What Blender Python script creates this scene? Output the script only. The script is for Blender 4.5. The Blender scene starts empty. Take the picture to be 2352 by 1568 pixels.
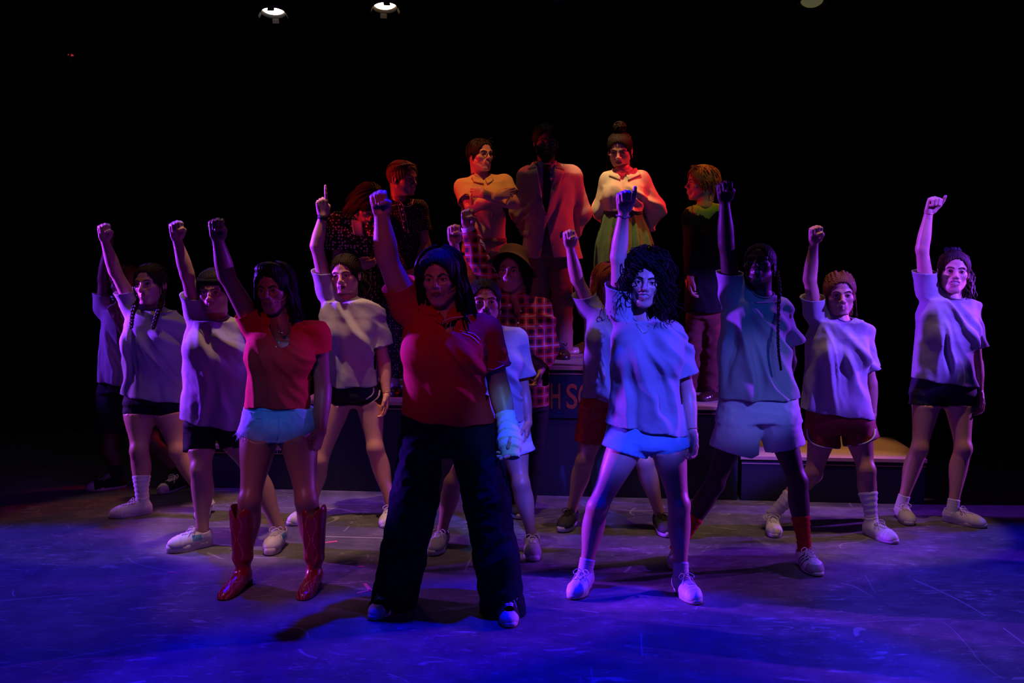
import bpy, bmesh, math
import numpy as np
from mathutils import Vector

# ------------------------------------------------------------------ camera, world, light, exposure
FPX, CX, CY = 2200.0, 1176.0, 784.0          # focal length and centre of the 2352x1568 frame
PITCH = math.atan(194.0 / FPX)
CAMH = 1.58
sc = bpy.context.scene
COL = sc.collection
cam = bpy.data.cameras.new('camera')
cam.sensor_width = 36.0
cam.lens = 36.0 * FPX / 2352.0
cam.clip_start = 0.05
cam_o = bpy.data.objects.new('camera', cam)
COL.objects.link(cam_o)
cam_o.location = (0, 0, CAMH)
cam_o.rotation_euler = (math.pi / 2 - PITCH, 0, 0)
sc.camera = cam_o
sc.view_settings.view_transform = 'Standard'
sc.view_settings.look = 'None'
sc.view_settings.exposure = 0.0
sc.view_settings.gamma = 1.0
sc.view_settings.use_curve_mapping = False
w = bpy.data.worlds.new('world')
sc.world = w
w.use_nodes = True
w.node_tree.nodes['Background'].inputs[0].default_value = (0.02, 0.02, 0.06, 1)
w.node_tree.nodes['Background'].inputs[1].default_value = 0.0

LIGHTS = []
def spot(name, loc, to, col, power, size=60, blend=.4, rad=.06):
    l = bpy.data.lights.new(name, 'SPOT')
    l.color = col; l.energy = power; l.spot_size = math.radians(size); l.spot_blend = blend
    l.shadow_soft_size = rad
    o = bpy.data.objects.new(name, l)
    COL.objects.link(o)
    o.location = loc
    d = Vector(to) - Vector(loc)
    o.rotation_euler = d.to_track_quat('-Z', 'Y').to_euler()
    LIGHTS.append(o)
    return o

# overhead blue pools on the stage floor
spot('blue_pool', (.1, 4.6, 5.1), (.1, 2.9, 0), (.0, .002, 1.0), 2300, 40, .25, .05)
spot('blue_pool', (-2.6, 6.3, 5.1), (-2.7, 4.0, 0), (.0, .002, 1.0), 1350, 34, .3, .05)
spot('blue_pool', (2.9, 6.2, 5.1), (2.9, 4.0, 0), (.0, .002, 1.0), 1350, 34, .3, .05)
spot('side_wash_far_left', (-5.6, 6.2, 2.8), (-2.7, 6.6, 1.2), (.20, .03, 1.0), 900, 22, .4, .04)
spot('red_far_left', (-.9, 8.1, 2.6), (-2.6, 6.5, .5), (1.0, .03, .02), 90, 12, .4, .04)
# violet side washes
spot('side_wash_left', (-5.9, 6.3, 2.4), (0, 5.0, 1.4), (.22, .025, 1.0), 6500, 27, .3, .04)
spot('side_wash_right', (5.9, 6.1, 2.7), (1.2, 5.0, 1.1), (.22, .02, 1.0), 1700, 22, .3, .04)
spot('front_wash_right', (5.4, 2.8, 3.5), (2.3, 5.5, 1.38), (.16, .05, 1.0), 3800, 15, .35, .05)
spot('front_wash_centre', (2.6, -.3, 4.4), (.60, 4.6, 1.14), (.05, .05, 1.0), 4600, 10.5, .5, .05)
spot('violet_pool_left', (-2.9, 3.2, 4.9), (-2.15, 4.55, 0), (.42, .22, 1.0), 120, 24, .9)
spot('violet_pool_right', (2.6, 2.5, 4.9), (1.95, 3.95, 0), (.48, .26, 1.0), 260, 26, .9)
# row of warm tops over the rear half of the floor
for x_, p_ in ((-2.3, 100), (-1.35, 500), (-.4, 150), (.5, 140), (1.3, 150), (2.05, 230)):
    spot('warm_top', (x_, 5.1, 5.05), (x_, 5.62, 0), (1.0, .54, .34), p_, 20, .3, .04)
spot('lamp_beam_left', (-1.95, 7.3, 3.45), (-1.6, 5.2, .8), (1.0, .62, .50), 8, 60, .5)
spot('lamp_beam_right', (-.98, 7.3, 3.45), (-.2, 5.2, .8), (1.0, .55, .36), 8, 60, .5)
# colour on the platforms
spot('red_left', (-4.6, 6.2, 2.55), (-.3, 6.9, 1.95), (1.0, .02, .01), 600, 16, .4)
spot('red_right', (3.9, 6.2, 4.8), (.5, 7.0, 1.7), (1.0, .02, .04), 800, 15, .4)
spot('red_low_right', (4.6, 6.3, .9), (1.25, 6.6, 1.0), (1.0, .02, .03), 300, 9, .5)
spot('amber_top', (-.1, 5.3, 5.0), (-.20, 6.75, 1.95), (1.0, .36, .08), 300, 10, .5)
spot('peach_top', (.1, 6.2, 5.0), (.76, 7.1, 1.75), (1.0, .60, .28), 480, 13, .5)
spot('suit_top', (.15, 6.9, 5.1), (.25, 6.9, 1.9), (1.0, .50, .42), 30, 15, .5)
spot('yellow_top', (1.9, 8.0, 4.9), (1.35, 6.7, 1.9), (.9, .72, .10), 110, 12, .5)
spot('green_side', (2.6, 4.6, 4.9), (.98, 7.0, 1.5), (.35, .8, .05), 110, 8, .5)
spot('orange_back', (.6, 8.2, 4.7), (-.85, 6.9, 2.0), (1.0, .22, .06), 260, 15, .5)
# low fills from the house
spot('red_fill', (-1.2, -.5, 3.6), (-.6, 4.4, 1.5), (1.0, .08, .10), 130, 18, .8, .1)
spot('cyan_fill', (.4, -.5, 3.6), (.2, 4.8, 1.0), (.01, .05, 1.0), 40, 50, .8, .2)
# narrow front spots added to brighten the hand, shorts and tee; boots special
spot('added_hand_spot', (1.4, -.3, 4.2), (0, 4.24, .84), (.10, .26, 1.0), 900, 4.2, .6, .05)
spot('added_shorts_spot', (-.4, -.3, 4.0), (-1.12, 4.55, .97), (.02, .24, 1.0), 480, 5, .7, .05)
spot('added_tee_spot', (1.8, -.3, 4.3), (1.32, 4.9, 1.1), (.03, .12, 1.0), 380, 8, .7, .05)
spot('special_boots', (-2.3, 1.4, 4.8), (-1.2, 4.4, .15), (.9, .22, .65), 260, 12, .7, .05)
spot('side_floor_left', (-5.6, 6.5, 2.0), (-.3, 5.2, .1), (.34, .06, 1.0), 1600, 24, .4, .04)
spot('side_floor_right', (5.6, 6.4, 2.0), (.9, 5.2, .1), (.34, .06, 1.0), 900, 24, .4, .04)
spot('added_shorts_spot_right', (3.0, -.3, 4.0), (1.25, 4.85, .92), (.16, .16, 1.0), 900, 5.5, .6, .05)  # added spot that brightens the pale shorts
spot('amber_platform_right', (2.9, 7.6, 5.0), (2.2, 6.5, .3), (1.0, .46, .18), 330, 13, .5, .05)


# ------------------------------------------------------------------ pixel of the photograph -> point of the place
_c, _s = math.cos(PITCH), math.sin(PITCH)
CAMP = np.array([0, 0, CAMH])
def ray(px, py):
    x = (px - CX) / FPX; v = -(py - CY) / FPX
    return np.array([x, _c + v * _s, -_s + v * _c])
def at(px, py, Y):
    r = ray(px, py); return CAMP + r * (Y / r[1])
def ground(px, py, z=0.0):
    r = ray(px, py); return CAMP + r * ((z - CAMH) / r[2])
def mpp(Y): return Y / FPX                     # metres per pixel at depth Y (near enough)

def unit(v):
    v = np.asarray(v, float); return v / (np.linalg.norm(v) + 1e-12)

# ------------------------------------------------------------------ implicit shapes
def smooth_tab(v, T):
    v = np.asarray(v, float); n = len(v); x = np.linspace(0, 1, 129); y = np.interp(x, np.linspace(0, 1, n), v)
    w_ = int(128 / (n - 1) * .9) | 1; yp = np.pad(y, w_ // 2, mode='reflect', reflect_type='odd'); y = np.convolve(yp, np.ones(w_) / w_, 'valid')
    return np.interp(T, x, y)
class Field:
    def __init__(s): s.ops = []
    def cone(s, a, b, ra, rb=None, k=.02, sub=False, fl=None):
        rb = ra if rb is None else rb
        a = np.array(a, float); b = np.array(b, float)
        s.ops.append(('c', (a, b, ra, rb, fl), k, sub, (a + b) / 2, np.linalg.norm(a - b) / 2 + max(ra, rb))); return s
    def ell(s, c, r, R=None, k=.02, sub=False):
        r = np.array(r, float); c = np.array(c, float)
        s.ops.append(('e', (c, r, None if R is None else np.array(R, float)), k, sub, c, r.max())); return s
    def box(s, c, h, R=None, rd=.005, k=.01, sub=False):
        h = np.array(h, float); c = np.array(c, float)
        s.ops.append(('b', (c, h, None if R is None else np.array(R, float), rd), k, sub, c, np.linalg.norm(h) + rd)); return s
    def loft(s, st, k=.03, p=2.5):
        """st rows: z, cx, cy, halfwidth, halfdepth"""
        st = np.array(sorted([tuple(q) for q in st]), float)
        z0, z1 = st[0, 0], st[-1, 0]
        c = np.array([st[:, 1].mean(), st[:, 2].mean(), (z0 + z1) / 2])
        s.ops.append(('l', (st, p), k, False, c, (z1 - z0) / 2 + st[:, 3:].max() + .1)); return s
    def bone(s, a, b, rad, off=None, k=.02, fl=None):
        """limb between two joints, radius (and backward shift) following smooth profiles"""
        a = np.array(a, float); b = np.array(b, float); ba = b - a; L = ba @ ba
        T = np.linspace(0, 1, 33); rt = smooth_tab(rad, T); ot = smooth_tab(off, T) if off is not None else None
        def f(P):
            pa = P - a; h = np.clip(pa @ ba / L, 0, 1); q = pa - h[:, None] * ba
            if ot is not None: q[:, 1] -= np.interp(h, T, ot)
            return np.sqrt((q * q).sum(1)) - np.interp(h, T, rt)
        return s.fn(f, k, (a + b) / 2, np.sqrt(L) / 2 + max(rad) + .02)
    def fn(s, f, k, c, R, sub=False):
        s.ops.append(('f', f, k, sub, np.array(c, float), R)); return s
    def near(s, lo, hi, m=.06):
        q = Field(); c = (lo + hi) / 2; R = np.linalg.norm(hi - lo) / 2 + m
        q.ops = [o for o in s.ops if np.linalg.norm(o[4] - c) < R + o[5] + o[2]]
        return q
    def bounds(s, m=.03):
        lo = np.min([o[4] - o[5] for o in s.ops if not o[3]], 0) - m
        hi = np.max([o[4] + o[5] for o in s.ops if not o[3]], 0) + m
        return lo, hi
    def __call__(s, P):
        d = np.full(len(P), 10.0)
        for kind, a, k, sub, c, R in s.ops:
            if kind == 'c':
                A, B, ra, rb, fl = a
                ba = B - A; L = max(ba @ ba, 1e-12); pa = P - A
                h = np.clip(pa @ ba / L, 0, 1)
                q = pa - h[:, None] * ba
                if fl is not None:                      # flattened: shrink distance along direction fl[0] by fl[1]
                    q = q + (q @ fl[0])[:, None] * fl[0] * (1 / fl[1] - 1)
                e = np.sqrt((q * q).sum(1)) - (ra + (rb - ra) * h)
                if fl is not None: e = e * min(fl[1], 1)
            elif kind == 'e':
                C, r, Rm = a
                q = P - C
                if Rm is not None: q = q @ Rm.T
                u = q / r; k0 = np.sqrt((u * u).sum(1)) + 1e-9
                v = u / r; k1 = np.sqrt((v * v).sum(1)) + 1e-9
                e = k0 * (k0 - 1) / k1
            elif kind == 'b':
                C, hh, Rm, rd = a
                q = P - C
                if Rm is not None: q = q @ Rm.T
                q = np.abs(q) - hh
                e = np.sqrt((np.maximum(q, 0) ** 2).sum(1)) + np.minimum(q.max(1), 0) - rd
            elif kind == 'l':
                st, p = a
                z = P[:, 2]
                cx = np.interp(z, st[:, 0], st[:, 1]); cy = np.interp(z, st[:, 0], st[:, 2])
                ww = np.interp(z, st[:, 0], st[:, 3]); dd = np.interp(z, st[:, 0], st[:, 4])
                g = (np.abs((P[:, 0] - cx) / ww) ** p + np.abs((P[:, 1] - cy) / dd) ** p) ** (1 / p)
                e = (g - 1) * np.minimum(ww, dd)
                e = np.maximum(e, np.maximum(z - st[-1, 0], st[0, 0] - z))
            else:
                e = a(P)
            if sub:
                e = -e
                h = np.maximum(k - np.abs(d - e), 0) / k
                d = np.maximum(d, e) + h * h * k * .25
            else:
                h = np.maximum(k - np.abs(d - e), 0) / k
                d = np.minimum(d, e) - h * h * k * .25
        return d

_CORN = np.array([[i, j, k] for i in (0, 1) for j in (0, 1) for k in (0, 1)])
def surface(f, lo, hi, h, newton=1, safe=1.6):
    """surface-net mesh of f = 0, evaluated only near the surface"""
    lo = np.asarray(lo, float); hi = np.asarray(hi, float)
    B = 4; H = h * B
    nb = np.maximum(np.ceil((hi - lo) / H).astype(int), 1)
    ax = [lo[i] + (np.arange(nb[i]) + .5) * H for i in range(3)]
    G = np.stack(np.meshgrid(*ax, indexing='ij'), -1).reshape(-1, 3)
    dc = f(G).reshape(nb)
    cand = np.abs(dc) < H * .87 * safe + h
    n = nb * B + 1
    D = np.ones(n, np.float32)
    neg = np.repeat(np.repeat(np.repeat(dc < 0, B, 0), B, 1), B, 2)
    D[:-1, :-1, :-1][neg] = -1
    M = np.zeros(n, bool)
    big = np.repeat(np.repeat(np.repeat(cand, B, 0), B, 1), B, 2)
    for c in _CORN:
        M[c[0]:n[0] - 1 + c[0], c[1]:n[1] - 1 + c[1], c[2]:n[2] - 1 + c[2]] |= big
    idx = np.argwhere(M)
    D[M] = f(lo + idx * h)
    S = D < 0
    cnt = np.zeros(n - 1, np.int8)
    for c in _CORN:
        cnt += S[c[0]:n[0] - 1 + c[0], c[1]:n[1] - 1 + c[1], c[2]:n[2] - 1 + c[2]]
    act = (cnt > 0) & (cnt < 8)
    cells = np.argwhere(act)
    if len(cells) == 0: return np.zeros((0, 3)), np.zeros((0, 4), int)
    cv = np.stack([D[cells[:, 0] + c[0], cells[:, 1] + c[1], cells[:, 2] + c[2]] for c in _CORN], 1)
    V = np.zeros((len(cells), 3)); W = np.zeros(len(cells))
    for a in range(8):
        for b in range(a + 1, 8):
            if np.abs(_CORN[a] - _CORN[b]).sum() == 1:
                x = (cv[:, a] < 0) != (cv[:, b] < 0)
                t = cv[:, a] / np.where(x, cv[:, a] - cv[:, b], 1)
                V += np.where(x[:, None], _CORN[a] + t[:, None] * (_CORN[b] - _CORN[a]), 0)
                W += x
    V = lo + (cells + V / W[:, None]) * h
    ID = -np.ones(n - 1, int); ID[act] = np.arange(len(cells))
    Q = []
    for axx in range(3):
        u, v = (axx + 1) % 3, (axx + 2) % 3
        sl0 = [slice(None)] * 3; sl1 = [slice(None)] * 3
        sl0[axx] = slice(0, n[axx] - 1); sl1[axx] = slice(1, n[axx])
        s0, s1 = S[tuple(sl0)], S[tuple(sl1)]
        e = np.argwhere(s0 != s1)
        e = e[(e[:, u] > 0) & (e[:, v] > 0) & (e[:, u] < n[u] - 1) & (e[:, v] < n[v] - 1)]
        if len(e) == 0: continue
        fl = s0[e[:, 0], e[:, 1], e[:, 2]]
        du = np.zeros(3, int); du[u] = 1; dv = np.zeros(3, int); dv[v] = 1
        q = np.stack([ID[tuple((e - du - dv).T)], ID[tuple((e - dv).T)], ID[tuple(e.T)], ID[tuple((e - du).T)]], 1)
        q[~fl] = q[~fl][:, ::-1]
        Q.append(q)
    Q = np.concatenate(Q); Q = Q[(Q >= 0).all(1)]
    for _ in range(newton):
        d, g = grad(f, V)
        V = V - g * np.clip(d, -h, h)[:, None]
    return V, Q

def grad(f, V, e=.0012):
    d = f(V); g = np.stack([f(V + np.eye(3)[i] * e) - d for i in range(3)], 1) / e
    n = np.sqrt((g * g).sum(1)) + 1e-9
    return d / n, g / n[:, None]

def hit(f, px, py, Y0, Y1, off=0.0):
    """first point of the shape f on the sight line through a pixel"""
    ys = np.linspace(Y0, Y1, 260); r = ray(px, py)
    P = CAMP + r * (ys / r[1])[:, None]
    d = f(P); i = np.argmax(d < 0)
    if not (d < 0).any(): i = int(np.argmin(d))
    p = P[i] - r * ((ys[1] - ys[0]) * .5)
    return p - unit(r) * off

# ------------------------------------------------------------------ objects
def obj(name, V, F, mat, parent=None, base=None, smooth=True, mids=None):
    me = bpy.data.meshes.new(name)
    V = np.asarray(V, float)
    if base is not None: V = V - np.asarray(base)
    if isinstance(F, np.ndarray) and F.ndim == 2:
        me.vertices.add(len(V)); me.vertices.foreach_set('co', V.ravel())
        k = F.shape[1]
        me.loops.add(F.size); me.loops.foreach_set('vertex_index', F.ravel().astype(np.int32))
        me.polygons.add(len(F))
        me.polygons.foreach_set('loop_start', np.arange(0, F.size, k, dtype=np.int32))
        me.update(calc_edges=True); me.validate()
    else:
        me.from_pydata([tuple(v) for v in V], [], [tuple(int(i) for i in q) for q in F])
        me.update()
    for m in (mat if isinstance(mat, (list, tuple)) else [mat]): me.materials.append(m)
    if mids is not None and len(mids) == len(me.polygons):
        me.polygons.foreach_set('material_index', np.asarray(mids, np.int32))
    me.polygons.foreach_set('use_smooth', np.full(len(me.polygons), smooth))
    o = bpy.data.objects.new(name, me); COL.objects.link(o)
    if parent is not None: o.parent = parent
    return o

def empty(name, loc, label=None, cat=None, group=None):
    o = bpy.data.objects.new(name, None); COL.objects.link(o); o.location = [float(x) for x in loc]
    o.empty_display_size = .2
    if label: o['label'] = label
    if cat: o['category'] = cat
    if group: o['group'] = group
    return o

def merge(parts):
    Vs, Fs, n = [], [], 0
    for V, F in parts:
        if len(V) == 0: continue
        Vs.append(np.asarray(V)); Fs.append(np.asarray(F) + n); n += len(V)
    return np.concatenate(Vs), np.concatenate(Fs)

def tube(pts, r, m=6, cap=True, flat=1.0, up=None):
    pts = np.asarray(pts, float); n = len(pts)
    r = np.broadcast_to(np.asarray(r, float), (n,))
    T = np.gradient(pts, axis=0); T /= np.linalg.norm(T, axis=1)[:, None] + 1e-12
    u = np.array([.13, .21, .97]) if up is None else np.asarray(up, float)
    A = np.cross(T, u); A /= np.linalg.norm(A, axis=1)[:, None] + 1e-9
    Bn = np.cross(T, A)
    th = np.arange(m) / m * 2 * math.pi
    V = pts[:, None] + r[:, None, None] * (np.cos(th)[None, :, None] * A[:, None] + flat * np.sin(th)[None, :, None] * Bn[:, None])
    V = V.reshape(-1, 3)
    i = np.arange(n - 1)[:, None] * m; j = np.arange(m)[None]; j2 = (j + 1) % m
    F = np.stack([i + j, i + j2, i + m + j2, i + m + j], -1).reshape(-1, 4)
    if cap:
        V = np.concatenate([V, pts[:1], pts[-1:]]); a = n * m
        js = np.arange(m); k2 = (js + 1) % m
        F = np.concatenate([F, np.stack([js, np.full(m, a), np.full(m, a), k2], -1)[:, [0, 1, 1, 3]] if False else
                            np.stack([k2, js, np.full(m, a), np.full(m, a)], -1),
                            np.stack([(n - 1) * m + js, (n - 1) * m + k2, np.full(m, a + 1), np.full(m, a + 1)], -1)])
    return V, F

def fix(parts):
    """quads with a doubled corner become triangles"""
    V, F = merge(parts)
    return V, [tuple(dict.fromkeys(q)) for q in F.tolist()]

def spline(pts, n=16):
    pts = np.asarray(pts, float)
    if len(pts) == 2: return pts[0] + (pts[1] - pts[0]) * np.linspace(0, 1, n)[:, None]
    P = np.concatenate([[2 * pts[0] - pts[1]], pts, [2 * pts[-1] - pts[-2]]])
    t = np.linspace(0, len(pts) - 1 - 1e-6, n); i = t.astype(int); u = (t - i)[:, None]
    p0, p1, p2, p3 = P[i], P[i + 1], P[i + 2], P[i + 3]
    return .5 * ((2 * p1) + (-p0 + p2) * u + (2 * p0 - 5 * p1 + 4 * p2 - p3) * u ** 2 + (-p0 + 3 * p1 - 3 * p2 + p3) * u ** 3)

def boxvf(lo, hi):
    x0, y0, z0 = lo; x1, y1, z1 = hi
    V = [(x0, y0, z0), (x1, y0, z0), (x1, y1, z0), (x0, y1, z0), (x0, y0, z1), (x1, y0, z1), (x1, y1, z1), (x0, y1, z1)]
    F = [(0, 3, 2, 1), (4, 5, 6, 7), (0, 1, 5, 4), (1, 2, 6, 5), (2, 3, 7, 6), (3, 0, 4, 7)]
    return np.array(V, float), np.array(F)

def ball(c, r, m=8, n=6):
    c = np.asarray(c, float); r = np.broadcast_to(np.asarray(r, float), (3,))
    ph = np.linspace(0, math.pi, n + 1)[1:-1]; th = np.arange(m) / m * 2 * math.pi
    V = np.stack([np.sin(ph)[:, None] * np.cos(th), np.sin(ph)[:, None] * np.sin(th), np.cos(ph)[:, None] + 0 * th], -1).reshape(-1, 3)
    V = np.concatenate([V, [[0, 0, 1]], [[0, 0, -1]]]) * r + c
    F = []
    for i in range(n - 2):
        for j in range(m):
            F.append((i * m + j, (i + 1) * m + j, (i + 1) * m + (j + 1) % m, i * m + (j + 1) % m))
    a = (n - 1) * m
    for j in range(m):
        F.append((j, (j + 1) % m, a, a)); F.append(((n - 2) * m + (j + 1) % m, (n - 2) * m + j, a + 1, a + 1))
    return V, np.array(F)

# ------------------------------------------------------------------ cloth: an open shell with clean edges
def garment(name, f, cuts, h, mat, parent, base, disp=None, thick=.003, newton=1, mids=None, keep=None):
    def vol(P):
        d = f(P)
        for c in cuts: d = np.maximum(d, c(P))
        return d
    lo, hi = f.bounds()
    V, Q = surface(vol, lo, hi, h, newton=0, safe=2.0)
    d = f(V)
    # drop the caps the cuts left, keep the skin of the cloth
    inside = d < -.75 * h
    Q = Q[~inside[Q].any(1)] if False else Q[inside[Q].sum(1) < 2]
    used = np.unique(Q); mp = -np.ones(len(V), int); mp[used] = np.arange(len(used)); V = V[used]; Q = mp[Q]
    # boundary vertices
    E = np.sort(np.concatenate([Q[:, [0, 1]], Q[:, [1, 2]], Q[:, [2, 3]], Q[:, [3, 0]]]), 1)
    key = E[:, 0] * len(V) + E[:, 1]; uq, ct = np.unique(key, return_counts=True)
    bk = uq[ct == 1]; bd = np.zeros(len(V), bool); bd[bk // len(V)] = True; bd[bk % len(V)] = True
    for _ in range(newton):
        dd, g = grad(f, V); V = V - g * np.clip(dd, -h * 1.5, h * 1.5)[:, None]
    ib = np.where(bd)[0]
    if len(ib) and cuts:
        for _ in range(3):
            X = V[ib]
            cv = np.stack([c(X) for c in cuts], 1); wi = cv.argmax(1)
            for k, c in enumerate(cuts):
                s = wi == k
                if s.any():
                    dd, g = grad(c, X[s]); X[s] = X[s] - g * np.clip(dd, -h * 2.2, h * 2.2)[:, None]
            dd, g = grad(f, X); V[ib] = X - g * np.clip(dd, -h, h)[:, None]
    _, N = grad(f, V)
    if disp is not None: V = V + N * disp(V, N)[:, None]
    o = obj(name, V, Q, mat, parent, base, mids=None if mids is None else mids(V[Q].mean(1)))
    if thick:
        m = o.modifiers.new('thickness', 'SOLIDIFY'); m.thickness = thick; m.offset = -1
    return o

def plane_cut(p, n, R=None):
    """removes what lies beyond the plane at p with normal n, only within R of p when given"""
    p = np.asarray(p, float); n = unit(n)
    if R is None: return lambda P: (P - p) @ n
    return lambda P: np.minimum((P - p) @ n, R - np.linalg.norm(P - p, axis=1))

RNG = np.random.RandomState(7)
def vnoise(P, seed=0, f=1.0):
    """smooth pseudo-noise, -1..1"""
    r = np.random.RandomState(seed); o = 0
    for i in range(5):
        k = r.normal(size=3); k = k / np.linalg.norm(k) * f * (1 + .9 * i) ; o = o + np.sin(P @ k + r.rand() * 6.28 + 1.3 * np.sin(P @ r.normal(size=3) * f)) / (1 + .6 * i)
    return o / 2.4
# ------------------------------------------------------------------ materials
def mat(name, col, rough=.7, spec=.3, bump=0, bscale=200, var=0, vscale=30, metal=0, sheen=0, coat=0, emit=None, estr=0, sss=0):
    m = bpy.data.materials.new(name); m.use_nodes = True
    nt = m.node_tree; b = nt.nodes['Principled BSDF']
    b.inputs['Base Color'].default_value = (*col, 1)
    b.inputs['Roughness'].default_value = rough
    b.inputs['Specular IOR Level'].default_value = spec
    b.inputs['Metallic'].default_value = metal
    if sheen: b.inputs['Sheen Weight'].default_value = sheen
    if coat: b.inputs['Coat Weight'].default_value = coat; b.inputs['Coat Roughness'].default_value = .25
    if emit: b.inputs['Emission Color'].default_value = (*emit, 1); b.inputs['Emission Strength'].default_value = estr
    tc = nt.nodes.new('ShaderNodeTexCoord')
    if var:
        n = nt.nodes.new('ShaderNodeTexNoise'); n.inputs['Scale'].default_value = vscale; n.inputs['Detail'].default_value = 4
        nt.links.new(tc.outputs['Object'], n.inputs['Vector'])
        r = nt.nodes.new('ShaderNodeMix'); r.data_type = 'RGBA'
        r.inputs[6].default_value = (*[max(c * (1 - var), 0) for c in col], 1)
        r.inputs[7].default_value = (*[min(c * (1 + var), 1) for c in col], 1)
        nt.links.new(n.outputs['Fac'], r.inputs[0]); nt.links.new(r.outputs[2], b.inputs['Base Color'])
    if bump:
        n2 = nt.nodes.new('ShaderNodeTexNoise'); n2.inputs['Scale'].default_value = bscale; n2.inputs['Detail'].default_value = 3
        nt.links.new(tc.outputs['Object'], n2.inputs['Vector'])
        bp = nt.nodes.new('ShaderNodeBump'); bp.inputs['Strength'].default_value = 1; bp.inputs['Distance'].default_value = bump
        nt.links.new(n2.outputs['Fac'], bp.inputs['Height']); nt.links.new(bp.outputs[0], b.inputs['Normal'])
    return m

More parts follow.
